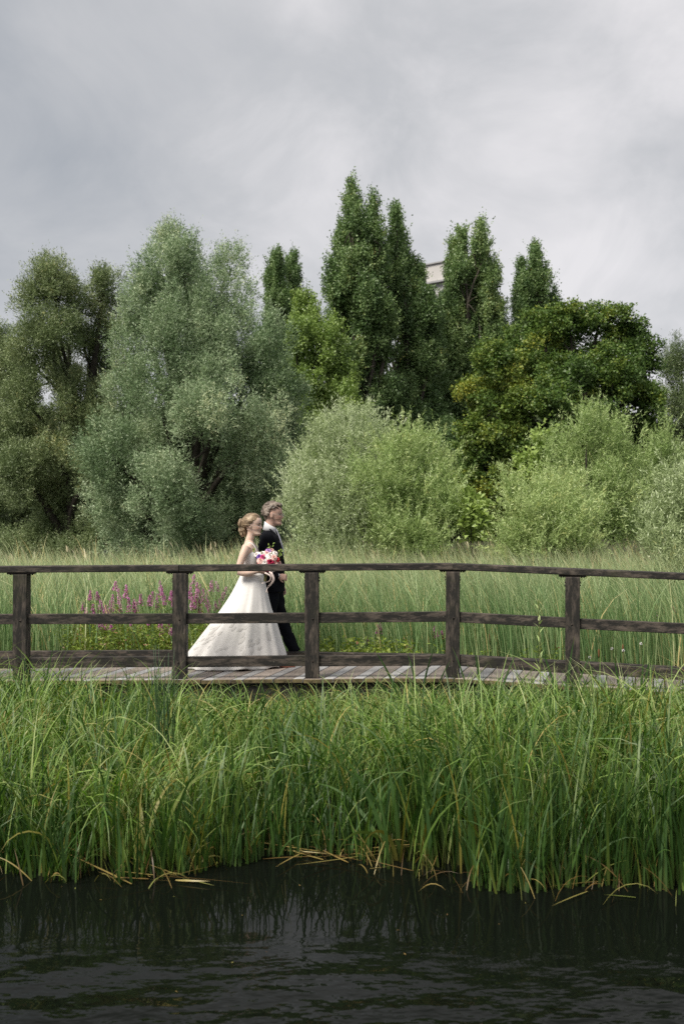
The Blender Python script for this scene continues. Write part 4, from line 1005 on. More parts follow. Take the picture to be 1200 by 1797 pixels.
# bulrush heads among the reeds at the right
for i, (x, y, Yd) in enumerate([(974, 1068, 13.2), (858, 1122, 12.6), (1050, 1148, 12.3), (1092, 1140, 12.4), (1158, 1048, 15), (1065, 1040, 15.5)]):
    top = px(x, y - 8, Yd); bot = px(x, y + 8, Yd)
    rt = empty('bulrush', (top[0], Yd, 0.06), ['bulrush with a thin brown head left of the right-hand post', 'brown bulrush head low down right of the bent post', 'brown bulrush head just right of the right-hand post, near the kerb', 'dark bulrush head under the middle rail right of the right-hand post', 'bulrush head far back near the right edge above the middle rail', 'bulrush head far back just right of the right-hand post'][i], 'bulrush', 'bulrushes in the reed bed')
    part('stem', *tube([(top[0], Yd, 0.04), bot, top, top + [0, 0, 0.1]], [0.005, 0.004, 0.003, 0.002], 5), M['stem'], rt)
    V, F = tube(spline([bot, (top + bot) / 2, top], 6), np.array([0.004, 0.011, 0.012, 0.012, 0.011, 0.004]), 8)
    o = part('seed_head', V, F, M['cattail'], rt, {'tint': np.full(len(V), 0.5)}, smooth=True)
# white seed balls by the kerb
M['fluff'] = noise_mat('white_fluff', [(0.4, (0.5, 0.5, 0.48)), (0.6, (0.7, 0.7, 0.68))], 60, bump=0.5, bdist=0.004)
for i, (x, y) in enumerate([(1034, 1155), (1073, 1140), (1124, 1131), (1093, 1143)]):
    Yd = 12.1; c = px(x, y, Yd); rt = empty('thistle', (c[0], Yd, 0.06), ['white thistle head nearest the right-hand post', 'white thistle head, second from the right-hand post', 'white thistle head farthest from the right-hand post and highest', 'faint white thistle head between two brighter ones'][i], 'thistle', 'white thistle heads behind the kerb')
    part('stem', *tube([(c[0], Yd, 0.04), c], [0.004, 0.003], 5), M['stem'], rt)
    r_ = np.random.default_rng(95 + i); n = 60; D = nrm(r_.normal(size=(n, 3)))
    V, F = leaf_quads(np.repeat(c[None], n, 0), D, np.full(n, 0.02), np.full(n, 0.012))
    part('seed_head', V, F, M['fluff'], rt)
# ------------------------------------------------------------------ people
def attr_mat(name, rough=0.5, spec=0.3, sss=0.0):
    m, t, b = new_mat(name)
    a_ = t.nodes.new('ShaderNodeAttribute'); a_.attribute_name = 'colour'
    n = t.nodes.new('ShaderNodeTexNoise'); n.inputs['Scale'].default_value = 40
    mr = t.nodes.new('ShaderNodeMapRange'); mr.inputs[3].default_value = 0.92; mr.inputs[4].default_value = 1.06
    tcn = t.nodes.new('ShaderNodeTexCoord'); t.links.new(tcn.outputs['Object'], n.inputs['Vector'])
    t.links.new(n.outputs[0], mr.inputs[0])
    vm = t.nodes.new('ShaderNodeVectorMath'); vm.operation = 'SCALE'
    t.links.new(a_.outputs['Color'], vm.inputs[0]); t.links.new(mr.outputs[0], vm.inputs['Scale'])
    t.links.new(vm.outputs[0], b.inputs['Base Color'])
    b.inputs['Roughness'].default_value = rough; b.inputs['Specular IOR Level'].default_value = spec
    if sss:
        b.inputs['Subsurface Weight'].default_value = sss; b.inputs['Subsurface Radius'].default_value = (0.01, 0.004, 0.002); b.inputs['Subsurface Scale'].default_value = 0.6
    return m
def fabric(name, c, rough=0.85, var=0.12, scale=60, sheen=0.0, bump=0.2):
    m = noise_mat(name, [(0.35, tuple(x * (1 - var) for x in c)), (0.65, tuple(min(1, x * (1 + var)) for x in c))], scale, rough=rough, bump=bump, bdist=0.002, spec=0.25)
    if sheen: m.node_tree.nodes['Principled BSDF'].inputs['Sheen Weight'].default_value = sheen
    return m
M['skin'] = attr_mat('skin', 0.5, 0.35, 0.15)
M['gown'] = fabric('ivory_gown_fabric', (0.67, 0.652, 0.645), 0.75, 0.04, 25, 0.0, 0.15)
M['lace'] = fabric('ivory_lace', (0.57, 0.552, 0.54), 0.8, 0.06, 90)
M['suit'] = fabric('black_suit_cloth', (0.0045, 0.005, 0.0075), 0.9, 0.2, 80)
M['trouser'] = fabric('charcoal_trouser_cloth', (0.006, 0.007, 0.010), 0.9, 0.2, 80)
M['shirt'] = fabric('white_shirt_cotton', (0.60, 0.60, 0.63), 0.8, 0.03)
M['tie'] = fabric('silver_tie_silk', (0.40, 0.40, 0.47), 0.45, 0.12, 30)
M['shoe_black'] = fabric('black_shoe_leather', (0.012, 0.011, 0.011), 0.3, 0.1, 20)
M['shoe_rose'] = fabric('rose_brown_shoe_leather', (0.26, 0.11, 0.08), 0.4, 0.1, 20)
M['metal_frame'] = fabric('spectacle_metal', (0.35, 0.33, 0.32), 0.3, 0.05)
def hair_mat(name, c0, c1, c2):
    m = noise_mat(name, [(0.3, c0), (0.5, c1), (0.72, c2)], 16, (1, 1, 1), 0.5, 6, 0.5, 0.006, 0.4)
    return m
M['hair_bride'] = hair_mat('golden_brown_hair', (0.05, 0.033, 0.02), (0.18, 0.125, 0.075), (0.42, 0.32, 0.21))
M['hair_groom'] = hair_mat('greying_brown_hair', (0.04, 0.03, 0.024), (0.13, 0.10, 0.08), (0.31, 0.26, 0.22))

HEAD = np.array([  # z, back, front, half width
 [-.117, .030, .070, .016], [-.112, .012, .082, .028], [-.103, .000, .0895, .037], [-.09, -.018, .0915, .045], [-.076, -.040, .088, .051], [-.062, -.058, .0895, .056], [-.05, -.070, .090, .060],
 [-.035, -.080, .089, .064], [-.02, -.087, .089, .068], [-.004, -.092, .0875, .071], [.012, -.096, .0885, .073], [.026, -.099, .094, .075], [.045, -.100, .0935, .076], [.063, -.098, .089, .074],
 [.08, -.092, .079, .068], [.094, -.081, .064, .058], [.106, -.063, .042, .043], [.113, -.042, .02, .026], [.117, -.022, .0, .010]])
def head_vf(sc_=1.0, female=True):
    zs = np.concatenate([np.linspace(-.117, -.09, 6)[:-1], np.linspace(-.09, .10, 48), np.linspace(.10, .117, 7)[1:]])
    n = 56; th = np.linspace(0, 2 * math.pi, n, endpoint=False); rings = []
    for z in zs:
        xb, xf, hw = (np.interp(z, HEAD[:, 0], HEAD[:, k_]) for k_ in (1, 2, 3))
        xm = 0.25 * xf + 0.75 * xb if z > -.09 else 0.5 * (xf + xb); xm = min(xm, xf - 0.01); xm = (xf + xb) / 2 - 0.004 if z > -.05 else xm
        c, s_ = np.cos(th), np.sin(th)
        x = np.where(c > 0, xm + (xf - xm) * np.abs(c) ** 0.85, xm - (xm - xb) * np.abs(c) ** 0.9)
        y = hw * np.sign(s_) * np.abs(s_) ** 0.88
        fr = np.clip((x - 0.02) / 0.05, 0, 1) * (c > 0)
        # nose
        nb = np.interp(z, [-.046, -.038, -.030, -.022, 0.0, .018, .028], [0, .012, .0235, .022, .012, .005, 0]); nw = np.interp(z, [-.046, -.03, 0.0, .028], [.016, .0125, .007, .008])
        x = x + fr * nb * np.exp(-(y / nw) ** 2)
        # sockets, brow, cheek, lips, chin
        x = x - fr * 0.010 * np.exp(-((np.abs(y) - .031) / .014) ** 2) * np.exp(-((z - .002) / .011) ** 2)
        x = x + fr * 0.004 * np.exp(-((np.abs(y) - .028) / .018) ** 2) * np.exp(-((z - .020) / .007) ** 2) * (0.6 if female else 1.2)
        x = x + fr * 0.005 * np.exp(-((np.abs(y) - .038) / .016) ** 2) * np.exp(-((z + .028) / .016) ** 2)
        x = x + fr * np.exp(-(y / .022) ** 2) * (0.0055 * np.exp(-((z + .057) / .0045) ** 2) + 0.006 * np.exp(-((z + .068) / .005) ** 2) - 0.004 * np.exp(-((z + .0625) / .0022) ** 2) - 0.004 * np.exp(-((z + .079) / .006) ** 2))
        x = x + fr * 0.006 * np.exp(-(y / .02) ** 2) * np.exp(-((z + .096) / .012) ** 2)
        rings.append(np.stack([x, y, np.full(n, z)], -1) * sc_)
    return loft(rings)
def ear_vf(side, sc_):
    u = np.linspace(0, 2 * math.pi, 14, endpoint=False); rings = []
    for t_, rr in ((-1, .35), (-.5, .85), (0, 1), (.6, .95), (1, .6)):
        rings.append(np.stack([-.008 + .017 * rr * np.cos(u) - 0.004 * np.sin(u), np.full(14, side * (.072 + .007 * t_)) + side * 0.006 * (np.cos(u) < 0), -.008 + .031 * rr * np.sin(u)], -1) * sc_)
    return loft(rings)
def rotm(yaw, pitch):
    cy_, sy_ = math.cos(yaw), math.sin(yaw); cp, sp = math.cos(pitch), math.sin(pitch)
    return np.array([[cy_, -sy_, 0], [sy_, cy_, 0], [0, 0, 1]]) @ np.array([[cp, 0, sp], [0, 1, 0], [-sp, 0, cp]])
def ring(c, rx, ry, n=28, pw=1.0):
    th = np.linspace(0, 2 * math.pi, n, endpoint=False); c_, s_ = np.cos(th), np.sin(th)
    return np.stack([c[0] + rx * np.sign(c_) * np.abs(c_) ** pw, c[1] + ry * np.sign(s_) * np.abs(s_) ** pw, np.full(n, c[2])], -1)
def limb(P, rad, n=14, k_=18):
    P = np.asarray(P, float); S_ = spline(P, k_)
    return tube(S_, np.interp(np.linspace(0, 1, k_), np.linspace(0, 1, len(rad)), rad), n)
def hand(acc, wrist, d, pn, curl, size=1.0, thumb=1):
    """palm + five fingers; d: pointing direction, pn: palm normal (fingers curl toward it)"""
    d = nrm(np.array(d, float)); pn = np.array(pn, float); pn = nrm(pn - d * np.dot(pn, d)); s = np.cross(d, pn) * thumb
    wrist = np.array(wrist, float); L = 0.095 * size
    th = np.linspace(0, 2 * math.pi, 12, endpoint=False); rings = []
    for t_, a_, b_ in ((-.1, .024, .02), (.15, .03, .018), (.5, .039, .0165), (.85, .041, .014), (1.0, .036, .011)):
        rings.append(wrist + d * L * t_ + np.outer(np.cos(th), s) * a_ * size + np.outer(np.sin(th), pn) * b_ * size)
    acc.add(loft(rings))
    for k_, (off, ln) in enumerate(((.029, .072), (.0098, .08), (-.0098, .075), (-.029, .06))):
        p = wrist + d * L * 0.92 + s * off * size; dd = d.copy(); pts = [p - d * 0.012]
        for j, fr_ in enumerate((.42, .33, .25)):
            a_ = curl * (0.75 + 0.25 * j) + 0.05 * k_; dd = nrm(dd * math.cos(a_) + np.cross(np.cross(dd, pn), dd) * math.sin(a_))
            pn2 = pn; p = p + dd * ln * fr_ * size; pts.append(p)
        acc.add(tube(spline(pts, 9), np.linspace(.0088, .0066, 9) * size, 8))
    p = wrist + d * L * 0.25 + s * 0.026 * size
    td = nrm(d * 0.7 + s * 0.65 + pn * 0.3); p1 = p + td * .038 * size; p2 = p1 + nrm(d * 0.95 + s * 0.1 + pn * 0.45) * .034 * size
    acc.add(tube(spline([p - td * 0.01, p, p1, p2], 9), np.linspace(.0125, .0078, 9) * size, 8))
def face_colour(V, hc, Rm, hs, skin, lip, brow):
    C = np.repeat(np.array(skin)[None], len(V), 0)
    L = ((V - hc) @ Rm) / hs                       # into head space
    x, y, z = L[:, 0], np.abs(L[:, 1]), L[:, 2]
    inh = (x > 0.03) & (np.abs(z) < 0.13) & (y < 0.09)
    def blend(mask, c, a_=1.0):
        mm = (np.clip(mask, 0, 1) * a_ * inh)[:, None]; C[:] = C * (1 - mm) + np.array(c) * mm
    blend(np.exp(-((y - .042) / .018) ** 2 - ((z + .03) / .018) ** 2), (skin[0] * 1.0, skin[1] * 0.72, skin[2] * 0.66), 0.55)
    blend(np.exp(-((y) / .012) ** 2 - ((z + .03) / .012) ** 2) * (x > .09), (skin[0], skin[1] * 0.8, skin[2] * 0.76), 0.5)
    blend((((y / .024) ** 2 + ((z + .062) / .0085) ** 2) < 1) * (x > .07) * 1.0, lip, 0.85)
    blend(((((y - .031) / .014) ** 2 + ((z - .002) / .0055) ** 2) < 1) * 1.0, (0.05, 0.03, 0.025), 0.9)
    blend(((((y - .031) / .017) ** 2 + ((z - .019 + 6 * (y - .031) ** 2) / .0042) ** 2) < 1) * 1.0, brow, 0.75)
    return C
def put(name, VF, mat, root, colour=None, smooth=True):
    V, F = VF
    base = root_loc(root)
    W = np.asarray(V, np.float32) + base
    if colour is not None:
        me = mesh_np(name, np.asarray(V, np.float32), F, {'colour': colour}, smooth); return add_obj(name, me, mat, root)
    return part(name, W, F, mat, root, smooth=smooth)
def ell_path(d0, d1, rad, n, wob=0.0, ph=0.0):
    """strand over an ellipsoid from direction d0 to d1"""
    d0, d1 = nrm(np.array(d0, float)), nrm(np.array(d1, float)); om = math.acos(np.clip(np.dot(d0, d1), -1, 1)); t_ = np.linspace(0, 1, n)
    P = (np.outer(np.sin((1 - t_) * om), d0) + np.outer(np.sin(t_ * om), d1)) / math.sin(om + 1e-6)
    side = nrm(np.cross(d0, d1)); P = P + np.outer(np.sin(t_ * 9 + ph) * wob, side)
    return nrm(P) * rad

# ---- the bride
BY = 11.4; BS = FPX / BY; BG = 900 + (CAM_Z - float(deck_z(np.array(-1.0)))) * BS
BX = (440 - 600) / BS
def B(x, y, d=0.0): return np.array([(x - 440) / BS, d, (BG - y) / BS])
bride = empty('person', (BX, BY, float(deck_z(np.array(BX)))), 'bride in a white A-line gown with pinned-up hair, walking right', 'person')
acc = Acc(); hs_b = 1.04; Rb = rotm(R(-14), R(4)); hc_b = np.array([0.028, 0.0, 1.618])
V, F = head_vf(hs_b, True); acc.add((V @ Rb.T + hc_b, F))
for sd_ in (-1, 1):
    V, F = ear_vf(sd_, hs_b); acc.add((V @ Rb.T + hc_b, F))
acc.add(limb([(-.022, 0, 1.36), (-.014, 0, 1.44), (.004, 0, 1.50), (.016, 0, 1.58)], [.062, .048, .045, .05], 16))
acc.add(loft([ring((-.012, 0, 1.435), .035, .05), ring((-.014, 0, 1.415), .052, .10), ring((-.016, 0, 1.39), .066, .150), ring((-.014, 0, 1.35), .082, .165), ring((-.002, 0, 1.30), .096, .155), ring((.012, 0, 1.25), .108, .148), ring((.010, 0, 1.19), .096, .136),
 ring((.006, 0, 1.12), .086, .124), ring((.008, 0, 1.06), .088, .124), ring((.004, 0, .98), .102, .145), ring((-.006, 0, .9), .115, .168), ring((-.01, 0, .82), .115, .17), ring((-.005, 0, .76), .09, .15)]))
acc.add(limb([(-.03, -.145, 1.375), (-.075, -.185, 1.26), (-.125, -.205, 1.095)], [.052, .046, .041, .037], 14))
acc.add(limb([(-.125, -.205, 1.095), (-.03, -.205, 1.075), (.10, -.175, 1.10)], [.037, .038, .033, .025], 14))
hand(acc, (.10, -.175, 1.10), (.9, .32, .25), (.0, .9, .3), 0.75, 0.92, -1)
acc.add(limb([(-.03, .145, 1.375), (-.06, .19, 1.26), (-.085, .215, 1.10)], [.052, .046, .041, .037], 14))
acc.add(limb([(-.085, .215, 1.10), (.02, .225, 1.085), (.13, .2, 1.10)], [.037, .038, .033, .025], 14))
hand(acc, (.13, .2, 1.10), (.85, .25, .1), (.1, .1, -.95), 0.45, 0.92, 1)
for (hx_, kn, an) in (((0, -.085, .8), (.14, -.09, .46), (.33, -.1, .10)), ((0, .085, .8), (-.02, .09, .45), (-.17, .1, .12))):
    acc.add(limb([hx_, kn, an], [.085, .065, .05, .045, .032], 14))
    a_ = np.array(an); acc.add(limb([a_ + [-.03, 0, -.03], a_ + [.03, 0, -.045], a_ + [.14, 0, -.075]], [.03, .033, .034, .02], 12))
VF = fuse(acc.get(), 0.006, 1, 0.4)
SKB = (0.58, 0.42, 0.345)
put('body', VF, M['skin'], bride, face_colour(VF[0], hc_b, Rb, hs_b, SKB, (0.42, 0.13, 0.12), (0.16, 0.09, 0.05)))
# shoes
for an in ((.33, -.1, .10), (-.17, .1, .12)):
    a_ = np.array(an); sh = Acc(); gz_ = a_[2] - 0.1
    sh.add(limb([a_ + [-.055, 0, -.055], a_ + [.0, 0, -.062], a_ + [.09, 0, -.078], a_ + [.185, 0, -.083]], [.026, .032, .036, .035, .012], 14))
    sh.add(tube([a_ + [-.05, 0, -.05], a_ + [-.055, 0, -.1]], [.012, .006], 8))
    put('shoe', fuse(sh.get(), 0.005, 1), M['shoe_rose'], bride)
# hair: swept strands and a loose pinned bun
acc = Acc(); r_ = np.random.default_rng(5); er = np.array([.107, .083, .101]) * hs_b; off = np.array([-.010, 0, .016])
hl = [( .80, 0.0, .78), (.82, .22, .72), (.72, .48, .66), (.52, .72, .55), (.30, .92, .35), (.08, .98, .10), (-.05, .99, -.12)]
starts = []
for t_ in np.linspace(0, 1, 17):
    q = np.array([np.interp(t_ * 6, range(7), [h_[k_] for h_ in hl]) for k_ in range(3)])
    starts += [q, q * [1, -1, 1]]
for i, q in enumerate(starts):
    for rep in range(2):
        e1 = np.array([-.95, r_.uniform(-.45, .45), r_.uniform(-.35, .25)])
        P = ell_path(q + r_.normal(0, 0.05, 3), e1, er * (1.0 + 0.05 * rep), 14, 0.05, r_.uniform(0, 6)) + off
        acc.add(tube(P, np.interp(np.linspace(0, 1, 14), [0, .15, .8, 1], [.005, .0115, .013, .009]), 7))
acc.add(loft([np.stack([er[0] * .97 * np.sqrt(max(0, 1 - u_ * u_)) * np.cos(np.linspace(0, 6.283, 20, endpoint=False)), er[1] * .97 * np.sqrt(max(0, 1 - u_ * u_)) * np.sin(np.linspace(0, 6.283, 20, endpoint=False)), np.full(20, er[2] * .97 * u_)], -1) * [1, 1, 1] + off + [-.02, 0, .012] for u_ in np.linspace(-.15, .995, 12)]))
for c_, rd, nl in ((np.array([-.128, 0, .004]), np.array([.058, .066, .056]), 26), (np.array([-.118, 0, -.062]), np.array([.045, .055, .052]), 20), (np.array([-.108, -.02, -.105]), np.array([.03, .036, .035]), 9)):
    for i in range(nl):
        ax1, ax2 = nrm(r_.normal(size=3)), None; ax2 = nrm(np.cross(ax1, r_.normal(size=3))); a0 = r_.uniform(0, 6.28); sp = r_.uniform(2.2, 4.5)
        u_ = np.linspace(0, sp, 12); P = c_ + (np.outer(np.cos(a0 + u_), ax1) + np.outer(np.sin(a0 + u_), ax2)) * rd * r_.uniform(.72, 1.0)
        acc.add(tube(P, np.interp(np.linspace(0, 1, 12), [0, .2, .8, 1], [.004, .0125, .0125, .004]), 7))
V, F = acc.get(); V = (V @ Rb.T) + hc_b
put('hair', fuse((V, F), 0.004, 0, 0.3), M['hair_bride'], bride)
# gown: bodice, skirt, straps, lace leaves
lv = [(1.315, -.002, .099, .152), (1.28, .006, .108, .153), (1.25, .013, .116, .152), (1.19, .011, .104, .141), (1.12, .008, .095, .130), (1.075, .008, .096, .129), (1.04, .006, .104, .135)]
nS = 96; th = np.linspace(0, 2 * math.pi, nS, endpoint=False); rings = []
for i, (z, cx, rx, ry) in enumerate(lv):
    rr = ring((cx, 0, z), rx, ry, nS)
    if i == 0: rr[:, 2] -= 0.085 * np.exp(-(th_ := np.minimum(th, 2 * math.pi - th)) ** 2 / 0.18) + 0.05 * np.exp(-((np.abs(th - math.pi)) / 0.9) ** 2)
    if i == 1: rr[:, 2] -= 0.062 * np.exp(-np.minimum(th, 2 * math.pi - th) ** 2 / 0.18) + 0.03 * np.exp(-((np.abs(th - math.pi)) / 0.9) ** 2)
    if i == 2: rr[:, 2] -= 0.04 * np.exp(-np.minimum(th, 2 * math.pi - th) ** 2 / 0.18)
    rings.append(rr)
sk = [(1007, 424, 461.5, .145, .145), (1022, 417, 465, .175, .17), (1040, 408, 469, .205, .195), (1056, 398, 472.5, .235, .215), (1072, 387, 476.5, .26, .24), (1091, 373, 484, .29, .27), (1110, 358, 489, .315, .30), (1130, 343, 494.5, .335, .33), (1148, 329, 500, .35, .35), (1160, 319, 501, .36, .36), (1167, 311, 499, .365, .37)]
skr = []
for i, (y, xl, xr, rn, rf) in enumerate(sk):
    z = (BG - y) / BS; cx = ((xl + xr) / 2 - 440) / BS; rx = (xr - xl) / 2 / BS; k_ = i / (len(sk) - 1)
    a_ = k_ * 0.06
    wob = 1 + a_ * (np.sin(9 * th + 0.6) + 0.6 * np.sin(15 * th + 2 + k_ * 0.5) + 0.4 * np.sin(23 * th + 1)) + 0.012 * k_ * np.sin(4 * th + 1)
    ry = np.where(np.sin(th) < 0, rn, rf)
    z_ = np.full(nS, z)
    if i == len(sk) - 1: z_ = 0.006 + 0.022 * np.clip(np.sin(9 * th + 0.6), 0, 1) * (np.cos(th) > -0.3)
    skr.append(np.stack([cx + rx * np.cos(th) * (1 + (wob - 1) * 0.5), ry * np.sin(th) * wob, z_], -1))
skd = np.array(skr); fine = np.linspace(0, len(skr) - 1, 46)
skr = [np.array([[np.interp(f_, np.arange(len(skd)), skd[:, j, k_]) for k_ in range(3)] for j in range(nS)]) for f_ in fine]
for _ in range(3):                                      # ease the profile between the measured rings
    skr = [skr[0]] + [(skr[i - 1] + 2 * skr[i] + skr[i + 1]) / 4 for i in range(1, len(skr) - 1)] + [skr[-1]]
allr = rings + skr
V = np.concatenate(allr); n = nS; F = []
for i in range(len(allr) - 1):
    for j in range(n):
        k_ = (j + 1) % n; F.append((i * n + j, (i + 1) * n + j, (i + 1) * n + k_, i * n + k_))
gown = put('gown', (V, F), M['gown'], bride)
so_ = gown.modifiers.new('thick', 'SOLIDIFY'); so_.thickness = 0.003; so_.offset = 0
for sd_ in (-1, 1):
    P = spline([(.085, sd_ * .085, 1.285), (.062, sd_ * .098, 1.36), (.01, sd_ * .103, 1.412), (-.055, sd_ * .095, 1.385), (-.095, sd_ * .08, 1.28)], 14)
    put('strap', tube(P, .007, 6), M['gown'], gown)
def skirt_pt(ti, ki):
    """point and frame on the skirt; ti angle, ki 0..1 down the rings"""
    f_ = ki * (len(skr) - 1); i = min(int(f_), len(skr) - 2); u_ = f_ - i
    g_ = lambda rr, a_: np.array([np.interp(a_ % (2 * math.pi), np.append(th, 2 * math.pi), np.append(rr[:, k_], rr[0, k_])) for k_ in range(3)])
    return g_(skr[i], ti) * (1 - u_) + g_(skr[i + 1], ti) * u_
r_ = np.random.default_rng(17)
spots = [(math.pi * 1.5 + r_.uniform(-1.3, 1.25), r_.uniform(0.42, 0.9)) for _ in range(46)]
spots += [(math.pi * 1.5 + r_.uniform(-1.3, -0.7), r_.uniform(0.5, 0.85)) for _ in range(14)]
for (ti, ki) in spots:
    p = skirt_pt(ti, ki); du = nrm(skirt_pt(ti + 0.02, ki) - p); dv = nrm(skirt_pt(ti, min(1, ki + 0.02)) - p); nn = nrm(np.cross(du, dv)); nn = nn if np.dot(nn, [p[0], p[1] - 0, 0.1]) > 0 else -nn
    su = np.linalg.norm(skirt_pt(ti + 0.02, ki) - p) / 0.02; sv = np.linalg.norm(skirt_pt(ti, min(1, ki + 0.02)) - p) / 0.02
    a_ = r_.uniform(0.2, 1.3); ca, sa = math.cos(a_), -math.sin(a_); L_ = r_.uniform(.06, .10); W_ = L_ * 0.24
    def on(u_, v_): return skirt_pt(ti + (u_ * ca - v_ * sa) / su, min(1, ki + (u_ * sa + v_ * ca) / sv)) + nn * 0.0035
    out_ = [on(-L_ / 2, 0), on(-L_ * .15, W_), on(L_ * .2, W_ * .8), on(L_ / 2, 0), on(L_ * .2, -W_ * .8), on(-L_ * .15, -W_), on(0, 0) + nn * .001]
    put('lace_leaf', (np.array(out_), [(0, 5, 6), (0, 6, 1), (1, 6, 2), (2, 6, 3), (3, 6, 4), (4, 6, 5)]), M['lace'], gown)

# ---- her companion
GY_ = 11.85; GS = FPX / GY_; GGr = 900 + (CAM_Z - 0.49) * GS; GX0 = (478 - 600) / GS
groom = empty('person', (GX0, GY_, float(deck_z(np.array(GX0)))), 'grey-haired man in a black suit with spectacles, walking beside the bride', 'person')
acc = Acc(); hs_g = 1.10; Rg = rotm(R(-5), R(2)); hc_g = np.array([0.014, 0.0, 1.732])
V, F = head_vf(hs_g, False); acc.add((V @ Rg.T + hc_g, F))
for sd_ in (-1, 1):
    V, F = ear_vf(sd_, hs_g * 1.08); acc.add((V @ Rg.T + hc_g, F))
acc.add(limb([(-.05, 0, 1.44), (-.04, 0, 1.54), (-.022, 0, 1.62), (-.012, 0, 1.70)], [.075, .062, .06, .062], 16))
acc.add(loft([ring((-.03, 0, 1.53), .05, .07), ring((-.03, 0, 1.505), .07, .13), ring((-.03, 0, 1.46), .09, .175), ring((-.015, 0, 1.33), .11, .175), ring((0, 0, 1.15), .105, .16), ring((0, 0, 1.0), .11, .165), ring((0, 0, .9), .11, .165)]))
# arms (inside the sleeves) and hands
RA = [(-.05, -.19, 1.44), (-.10, -.225, 1.28), (-.11, -.225, 1.115)]; RF = [(-.11, -.225, 1.115), (-.02, -.20, 1.04), (.075, -.16, 1.01)]
LA = [(-.04, .19, 1.44), (-.05, .235, 1.28), (-.03, .24, 1.12)]; LF = [(-.03, .24, 1.12), (.03, .235, 1.0), (.095, .22, .885)]
for A_ in (RA, RF, LA, LF): acc.add(limb(A_, [.045, .04, .03], 12))
hand(acc, (.075, -.16, 1.01), (.97, .1, -.15), (-.1, .95, -.2), 1.15, 1.02, -1)
hand(acc, (.095, .22, .885), (.25, -.05, -.95), (-.25, -.9, 0), 0.5, 1.02, 1)
VF = fuse(acc.get(), 0.0055, 2, 0.4)
SKG = (0.47, 0.305, 0.245)
put('body', VF, M['skin'], groom, face_colour(VF[0], hc_g, Rg, hs_g, SKG, (0.33, 0.13, 0.11), (0.14, 0.09, 0.07)))
# hair: short wavy
acc = Acc(); r_ = np.random.default_rng(9); er = np.array([.106, .084, .105]) * hs_g; off = np.array([-.012, 0, .022])
for i in range(150):
    d0 = nrm(r_.normal(size=3)); d0[2] = abs(d0[2]) * 0.9 - 0.25 * (d0[0] < 0)
    if d0[0] > 0.80 or (d0[0] > 0.3 and d0[2] < 0.33) or (d0[0] > 0.05 and d0[2] < 0.10): continue
    d1 = nrm(d0 + np.array([-.6, r_.normal(0, .25), r_.uniform(-.3, .12)])); k_ = r_.uniform(1.0, 1.10)
    P = ell_path(d0, d1, er * k_, 9, 0.06, r_.uniform(0, 6)) + off; P[:, 2] += .012 * np.sin(np.linspace(0, 3.14, 9)) * (d0[2] > .3)
    acc.add(tube(P, np.interp(np.linspace(0, 1, 9), [0, .25, .8, 1], [.006, .0135, .012, .005]), 7))
for i in range(22):                                     # the quiff over the forehead
    y0_ = r_.uniform(-.06, .06); b0 = np.array([.066, y0_, .088]) * hs_g
    P = spline([b0 + [.012, 0, 0], b0 + [.008, r_.normal(0, .01), .022], b0 + [-.035, r_.normal(0, .015), .042], b0 + [-.08, r_.normal(0, .015), .036]], 9)
    acc.add(tube(P, np.interp(np.linspace(0, 1, 9), [0, .3, .8, 1], [.007, .014, .013, .006]), 7))
acc.add(loft([np.stack([er[0] * .99 * np.sqrt(max(0, 1 - u_ * u_)) * np.cos(np.linspace(0, 6.283, 20, endpoint=False)), er[1] * .99 * np.sqrt(max(0, 1 - u_ * u_)) * np.sin(np.linspace(0, 6.283, 20, endpoint=False)), np.full(20, er[2] * .99 * u_)], -1) + off + [-.016, 0, .010] for u_ in np.linspace(.25, .995, 10)]))
acc.add(loft([ring((-.075, 0, z_), .042 * k_, .062 * k_, 18) for z_, k_ in ((-.072, .55), (-.05, .85), (-.01, 1.1), (.04, 1.15), (.07, .9))]))
V, F = acc.get(); V = (V @ Rg.T) + hc_g
put('hair', fuse((V, F), 0.0045, 0, 0.3), M['hair_groom'], groom)
# spectacles
sp_ = Acc()
for sd_ in (-1, 1):
    u_ = np.linspace(0, 2 * math.pi, 17); P = np.stack([.104 + 0 * u_, sd_ * .033 + .024 * np.cos(u_), .0 + .017 * np.sin(u_)], -1) * hs_g
    sp_.add(tube(P, .0016, 5)); sp_.add(tube(np.array([(.103, sd_ * .057, .006), (.05, sd_ * .076, .008), (-.012, sd_ * .079, .006)]) * hs_g, .0016, 5))
sp_.add(tube(np.array([(.105, -.009, .004), (.111, 0, .007), (.105, .009, .004)]) * hs_g, .0016, 5))
V, F = sp_.get(); put('spectacles', (V @ Rg.T + hc_g, F), M['metal_frame'], groom)
# shirt
sh = Acc(); sh.add(loft([ring((-.030, 0, 1.515), .073, .125), ring((-.03, 0, 1.46), .101, .182), ring((-.012, 0, 1.33), .124, .184), ring((.004, 0, 1.2), .118, .17)]))
put('shirt', fuse(sh.get(), 0.007, 2), M['shirt'], groom)
rr = []
for (z0_, rx, ry, cx, tl) in ((1.535, .079, .076, -.036, .02), (1.585, .071, .069, -.026, .035), (1.612, .070, .068, -.024, .04)):
    q = ring((cx, 0, z0_), rx, ry, 32); q[:, 2] -= tl * (q[:, 0] - cx) / rx; rr.append(q)
V = np.concatenate(rr); F = [(i * 32 + j, i * 32 + (j + 1) % 32, (i + 1) * 32 + (j + 1) % 32, (i + 1) * 32 + j) for i in range(2) for j in range(32)]
co = put('collar', (V, F), M['shirt'], groom); s_ = co.modifiers.new('thick', 'SOLIDIFY'); s_.thickness = 0.007
